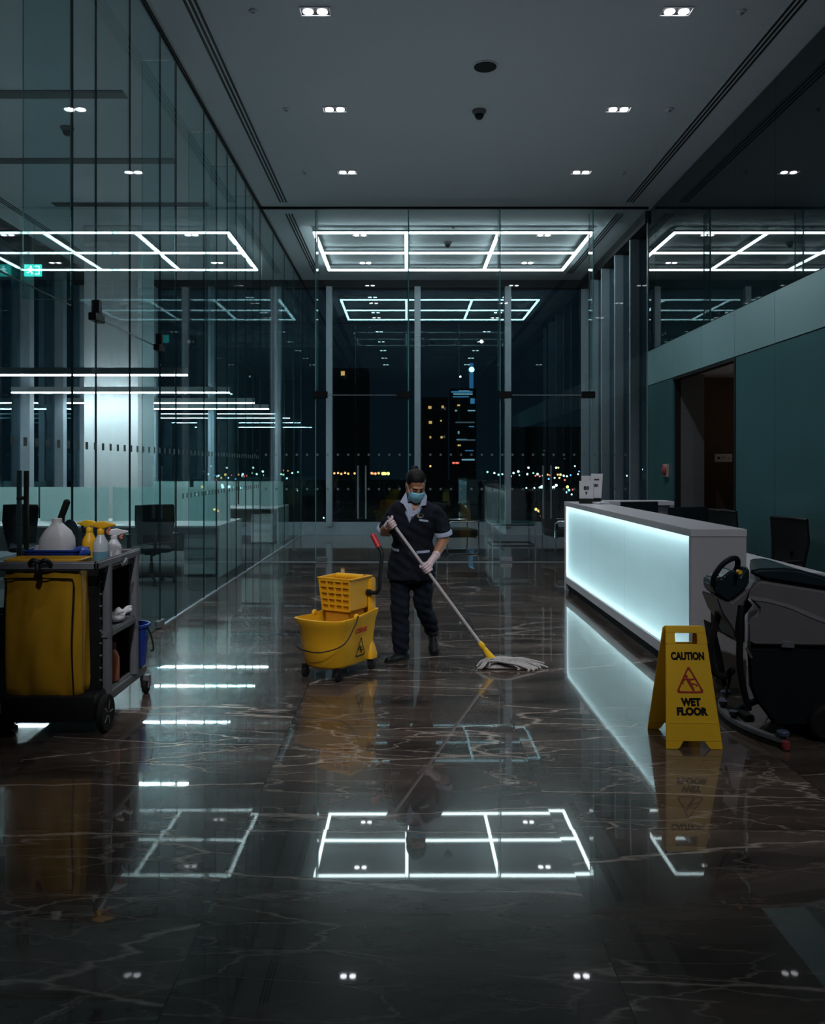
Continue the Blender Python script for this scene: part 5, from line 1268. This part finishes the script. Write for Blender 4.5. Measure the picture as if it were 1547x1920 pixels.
# --- trousers
m = MB()
m.loft([ell_ring(W(.044, 6.915, .64), .178, .13), ell_ring(W(.045, 6.915, .72), .182, .135), ell_ring(W(.045, 6.91, .84), .165, .125), ell_ring(W(.048, 6.90, .93), .15, .115)])
limb(m, [hipR+Vector((.0, 0, -.06)), hipR.lerp(knR, .55), knR, knR.lerp(anR, .5), W(-.045, 6.875, .105)], [.094, .088, .080, .075, .074])
limb(m, [hipL+Vector((0, 0, -.06)), hipL.lerp(knL, .55), knL, knL.lerp(anL, .5), knL.lerp(anL, .93)], [.094, .088, .078, .070, .066])
tr = remesh(m, .0085, 4)
bm = bmesh.new(); bm.from_mesh(tr)
for v in bm.verts: z = v.co.z; v.co += v.normal*(.005*math.sin(z*42+v.co.x*20)*math.sin(v.co.x*30+z*13+1)+.003*math.sin(z*90+v.co.x*35))
bm.to_mesh(tr); bm.free(); link('trousers', tr, 'navy2', body_o)
# --- shoes
def shoe(name, heel, toe, up, w_):
    heel, toe, up = Vector(heel), Vector(toe), Vector(up).normalized(); ax = (toe-heel).normalized(); L_ = (toe-heel).length; sd_ = ax.cross(up).normalized(); up = sd_.cross(ax)
    m = MB(); rr_ = []
    for t, hw, h in ((0, .55, .045), (.04, .75, .062), (.2, .85, .075), (.36, .82, .078), (.52, .88, .060), (.72, 1.0, .046), (.88, .88, .038), (.97, .6, .028), (1, .3, .016)):
        c = heel+ax*(L_*t); r_ = []
        for k_ in range(16):
            a = 2*PI*k_/16; y_ = math.sin(a); z = (h*y_ if y_ > 0 else .012*y_*0)+.012
            r_.append(c+sd_*(math.cos(a)*hw*w_)+up*z)
        rr_.append(r_)
    m.loft(rr_); ank = heel+ax*(L_*.2)
    m.tube([ank+up*.04, ank+up*.10], [.042, .044], 16)
    me = remesh(m, .006, 3); o = link(name, me, 'shoe', body_o)
    m = MB(); m.loft([[heel+ax*(L_*t)+sd_*(s*hw*w_*1.02)+up*z for s, z in ((1, .0), (1, .016), (-1, .016), (-1, .0))] for t, hw in ((-.01, .6), (.05, .8), (.2, .87), (.36, .84), (.52, .9), (.72, 1.03), (.88, .92), (.97, .66), (1.01, .35))]); m.build('sole', 'rubber', o, bevel=.002)
shoe('shoe', W(.005, 6.925, .0), W(-.165, 6.745, .0), (0, 0, 1), .046)
shoe('shoe', W(.228, 7.165, .15), W(.238, 6.985, .004), (.0, -.55, .83), .046)
# --- gloved hands closed round the pole
def fist(name, t, wrist, sgn, spread=.0195):
    c = P0+PD*t-PR; w_ = (wrist-c); w_ = (w_-PD*w_.dot(PD)); dist = w_.length; w_.normalize(); b = PD.cross(w_)*sgn
    def pt(s, ang, r): a = R(ang); return c+PD*s+(w_*math.cos(a)+b*math.sin(a))*r
    m = MB()
    # palm: a flat pad on the wrist side of the pole
    for s in (-.030, -.010, .010, .030):
        limb(m, [pt(s*.75, -20, .050), pt(s, 8, .036), pt(s, 55, .033)], [.015, .014, .0115], 10, 3)
    m.ell(pt(0, 0, .042), .024, 12, 8)
    # four fingers of unequal length curling round
    for i, (s, ln) in enumerate(((.030, .86), (.010, 1.0), (-.010, .95), (-.029, .76))):
        limb(m, [pt(s, 55, .034), pt(s, 60+62*ln, .0265), pt(s*.96, 60+140*ln, .0225), pt(s*.92, 60+200*ln, .0225)], [.0105, .0094, .0088, .0072], 10, 4)
    # thumb leaves the side of the palm and closes the other way
    limb(m, [pt(.024, -25, .044), pt(.042, -62, .036), pt(.040, -112, .027), pt(.030, -165, .0265)], [.0135, .0120, .0100, .0082], 10, 4)
    # heel of the hand to the wrist
    limb(m, [pt(0, 0, .040), c.lerp(wrist, .55), wrist, wrist+(wrist-c).normalized()*.035], [.030, .030, .031, .034], 14, 4)
    g_ = link(name, remesh(m, .0034, 2), 'glove', body_o)
    e = (wrist-c).normalized(); w2 = wrist+e*.03
    MB().tube([w2-e*.006, w2, w2+e*.008], [.0335, .0375, .035], 20).build('glove_cuff', 'glove', g_)
tR = (Vector((-.112, 6.56, 1.150))-P0).dot(PD); tL = (Vector((.160, 6.57, .795))-P0).dot(PD)
fist('glove', tR, wrR, 1); fist('glove', tL, wrL, -1)

# ================================================================ LIGHT
w = bpy.data.worlds.new('night'); bpy.context.scene.world = w; w.use_nodes = True
bg = w.node_tree.nodes['Background']
tcw = N(w.node_tree, 'ShaderNodeTexCoord'); gr = N(w.node_tree, 'ShaderNodeSeparateXYZ'); w.node_tree.links.new(tcw.outputs['Generated'], gr.inputs[0])
rp = N(w.node_tree, 'ShaderNodeValToRGB'); w.node_tree.links.new(gr.outputs['Z'], rp.inputs[0]); w.node_tree.links.new(rp.outputs[0], bg.inputs['Color'])
rp.color_ramp.elements[0].position = 0; rp.color_ramp.elements[0].color = (.006, .012, .018, 1)
rp.color_ramp.elements[1].position = .5; rp.color_ramp.elements[1].color = (.003, .007, .012, 1)
bg.inputs['Strength'].default_value = 1
def area(name, loc, rot, sx, sy, e, col=(.8, .93, 1)):
    l = bpy.data.lights.new(name, 'AREA'); l.shape = 'RECTANGLE'; l.size = sx; l.size_y = sy; l.energy = e; l.color = col
    o = bpy.data.objects.new(name, l); COL.objects.link(o); o.location = loc; o.rotation_euler = rot; return o
def spot(name, loc, e, ang=70, col=(.95, .96, 1)):
    l = bpy.data.lights.new(name, 'SPOT'); l.energy = e; l.spot_size = R(ang); l.spot_blend = .6; l.shadow_soft_size = .05; l.color = col
    o = bpy.data.objects.new(name, l); COL.objects.link(o); o.location = loc; return o
for y, e in ((5.75, 18), (7.89, 120), (10.05, 130), (12.2, 120), (15.5, 40), (17.6, 30)):
    for x in (-.87, 2.58): spot('downlight_and_fill', (x, y, H-.05), e, 100)
for x, y, e, a, tg in ((-.87, -.7, 540, 34, (-.35, 6.5, .55)), (-.87, 1.45, 330, 38, (-.30, 6.6, .6)), (2.58, -.7, 170, 60, (2.0, 6.4, .9)), (2.58, 1.45, 195, 50, (1.7, 5.6, .7)), (-.87, 3.6, 90, 70, (-1.6, 6.2, .8))):
    o = spot('downlight_and_fill', (x, y, H-.05), e, a); o.rotation_euler = (Vector(tg)-Vector((x, y, H))).to_track_quat('-Z', 'Y').to_euler()   # added fill spots, mostly without fixtures, aimed at the cleaner, bucket, sign and scrubber
# added area lights, no fixtures there, that brighten the ceiling from below
area('ceiling_fill', (.8, 3.0, 3.2), (PI, 0, 0), 5, 8, 10)
area('ceiling_fill_mid', (.8, 10.0, 3.6), (PI, 0, 0), 5, 6, 14)
area('ceiling_fill_office', (-4.8, 10.0, 3.3), (PI, 0, 0), 3, 12, 10)
l = bpy.data.lights.new('lobby_wash', 'POINT'); l.energy = 3; l.color = (1, .75, .5); l.shadow_soft_size = .2
o = bpy.data.objects.new('lobby_wash', l); COL.objects.link(o); o.location = (5.6, 11.6, 2.4)

s = bpy.context.scene
s.view_settings.view_transform = 'Standard'; s.view_settings.look = 'None'; s.view_settings.exposure = 0
s.cycles.transparent_max_bounces = 40; s.cycles.max_bounces = 7; s.cycles.glossy_bounces = 5; s.cycles.use_adaptive_sampling = True; s.cycles.adaptive_threshold = .04; s.cycles.diffuse_bounces = 3
s.cycles.caustics_reflective = False; s.cycles.caustics_refractive = False; s.cycles.sample_clamp_indirect = 4
s.cycles.use_denoising = True
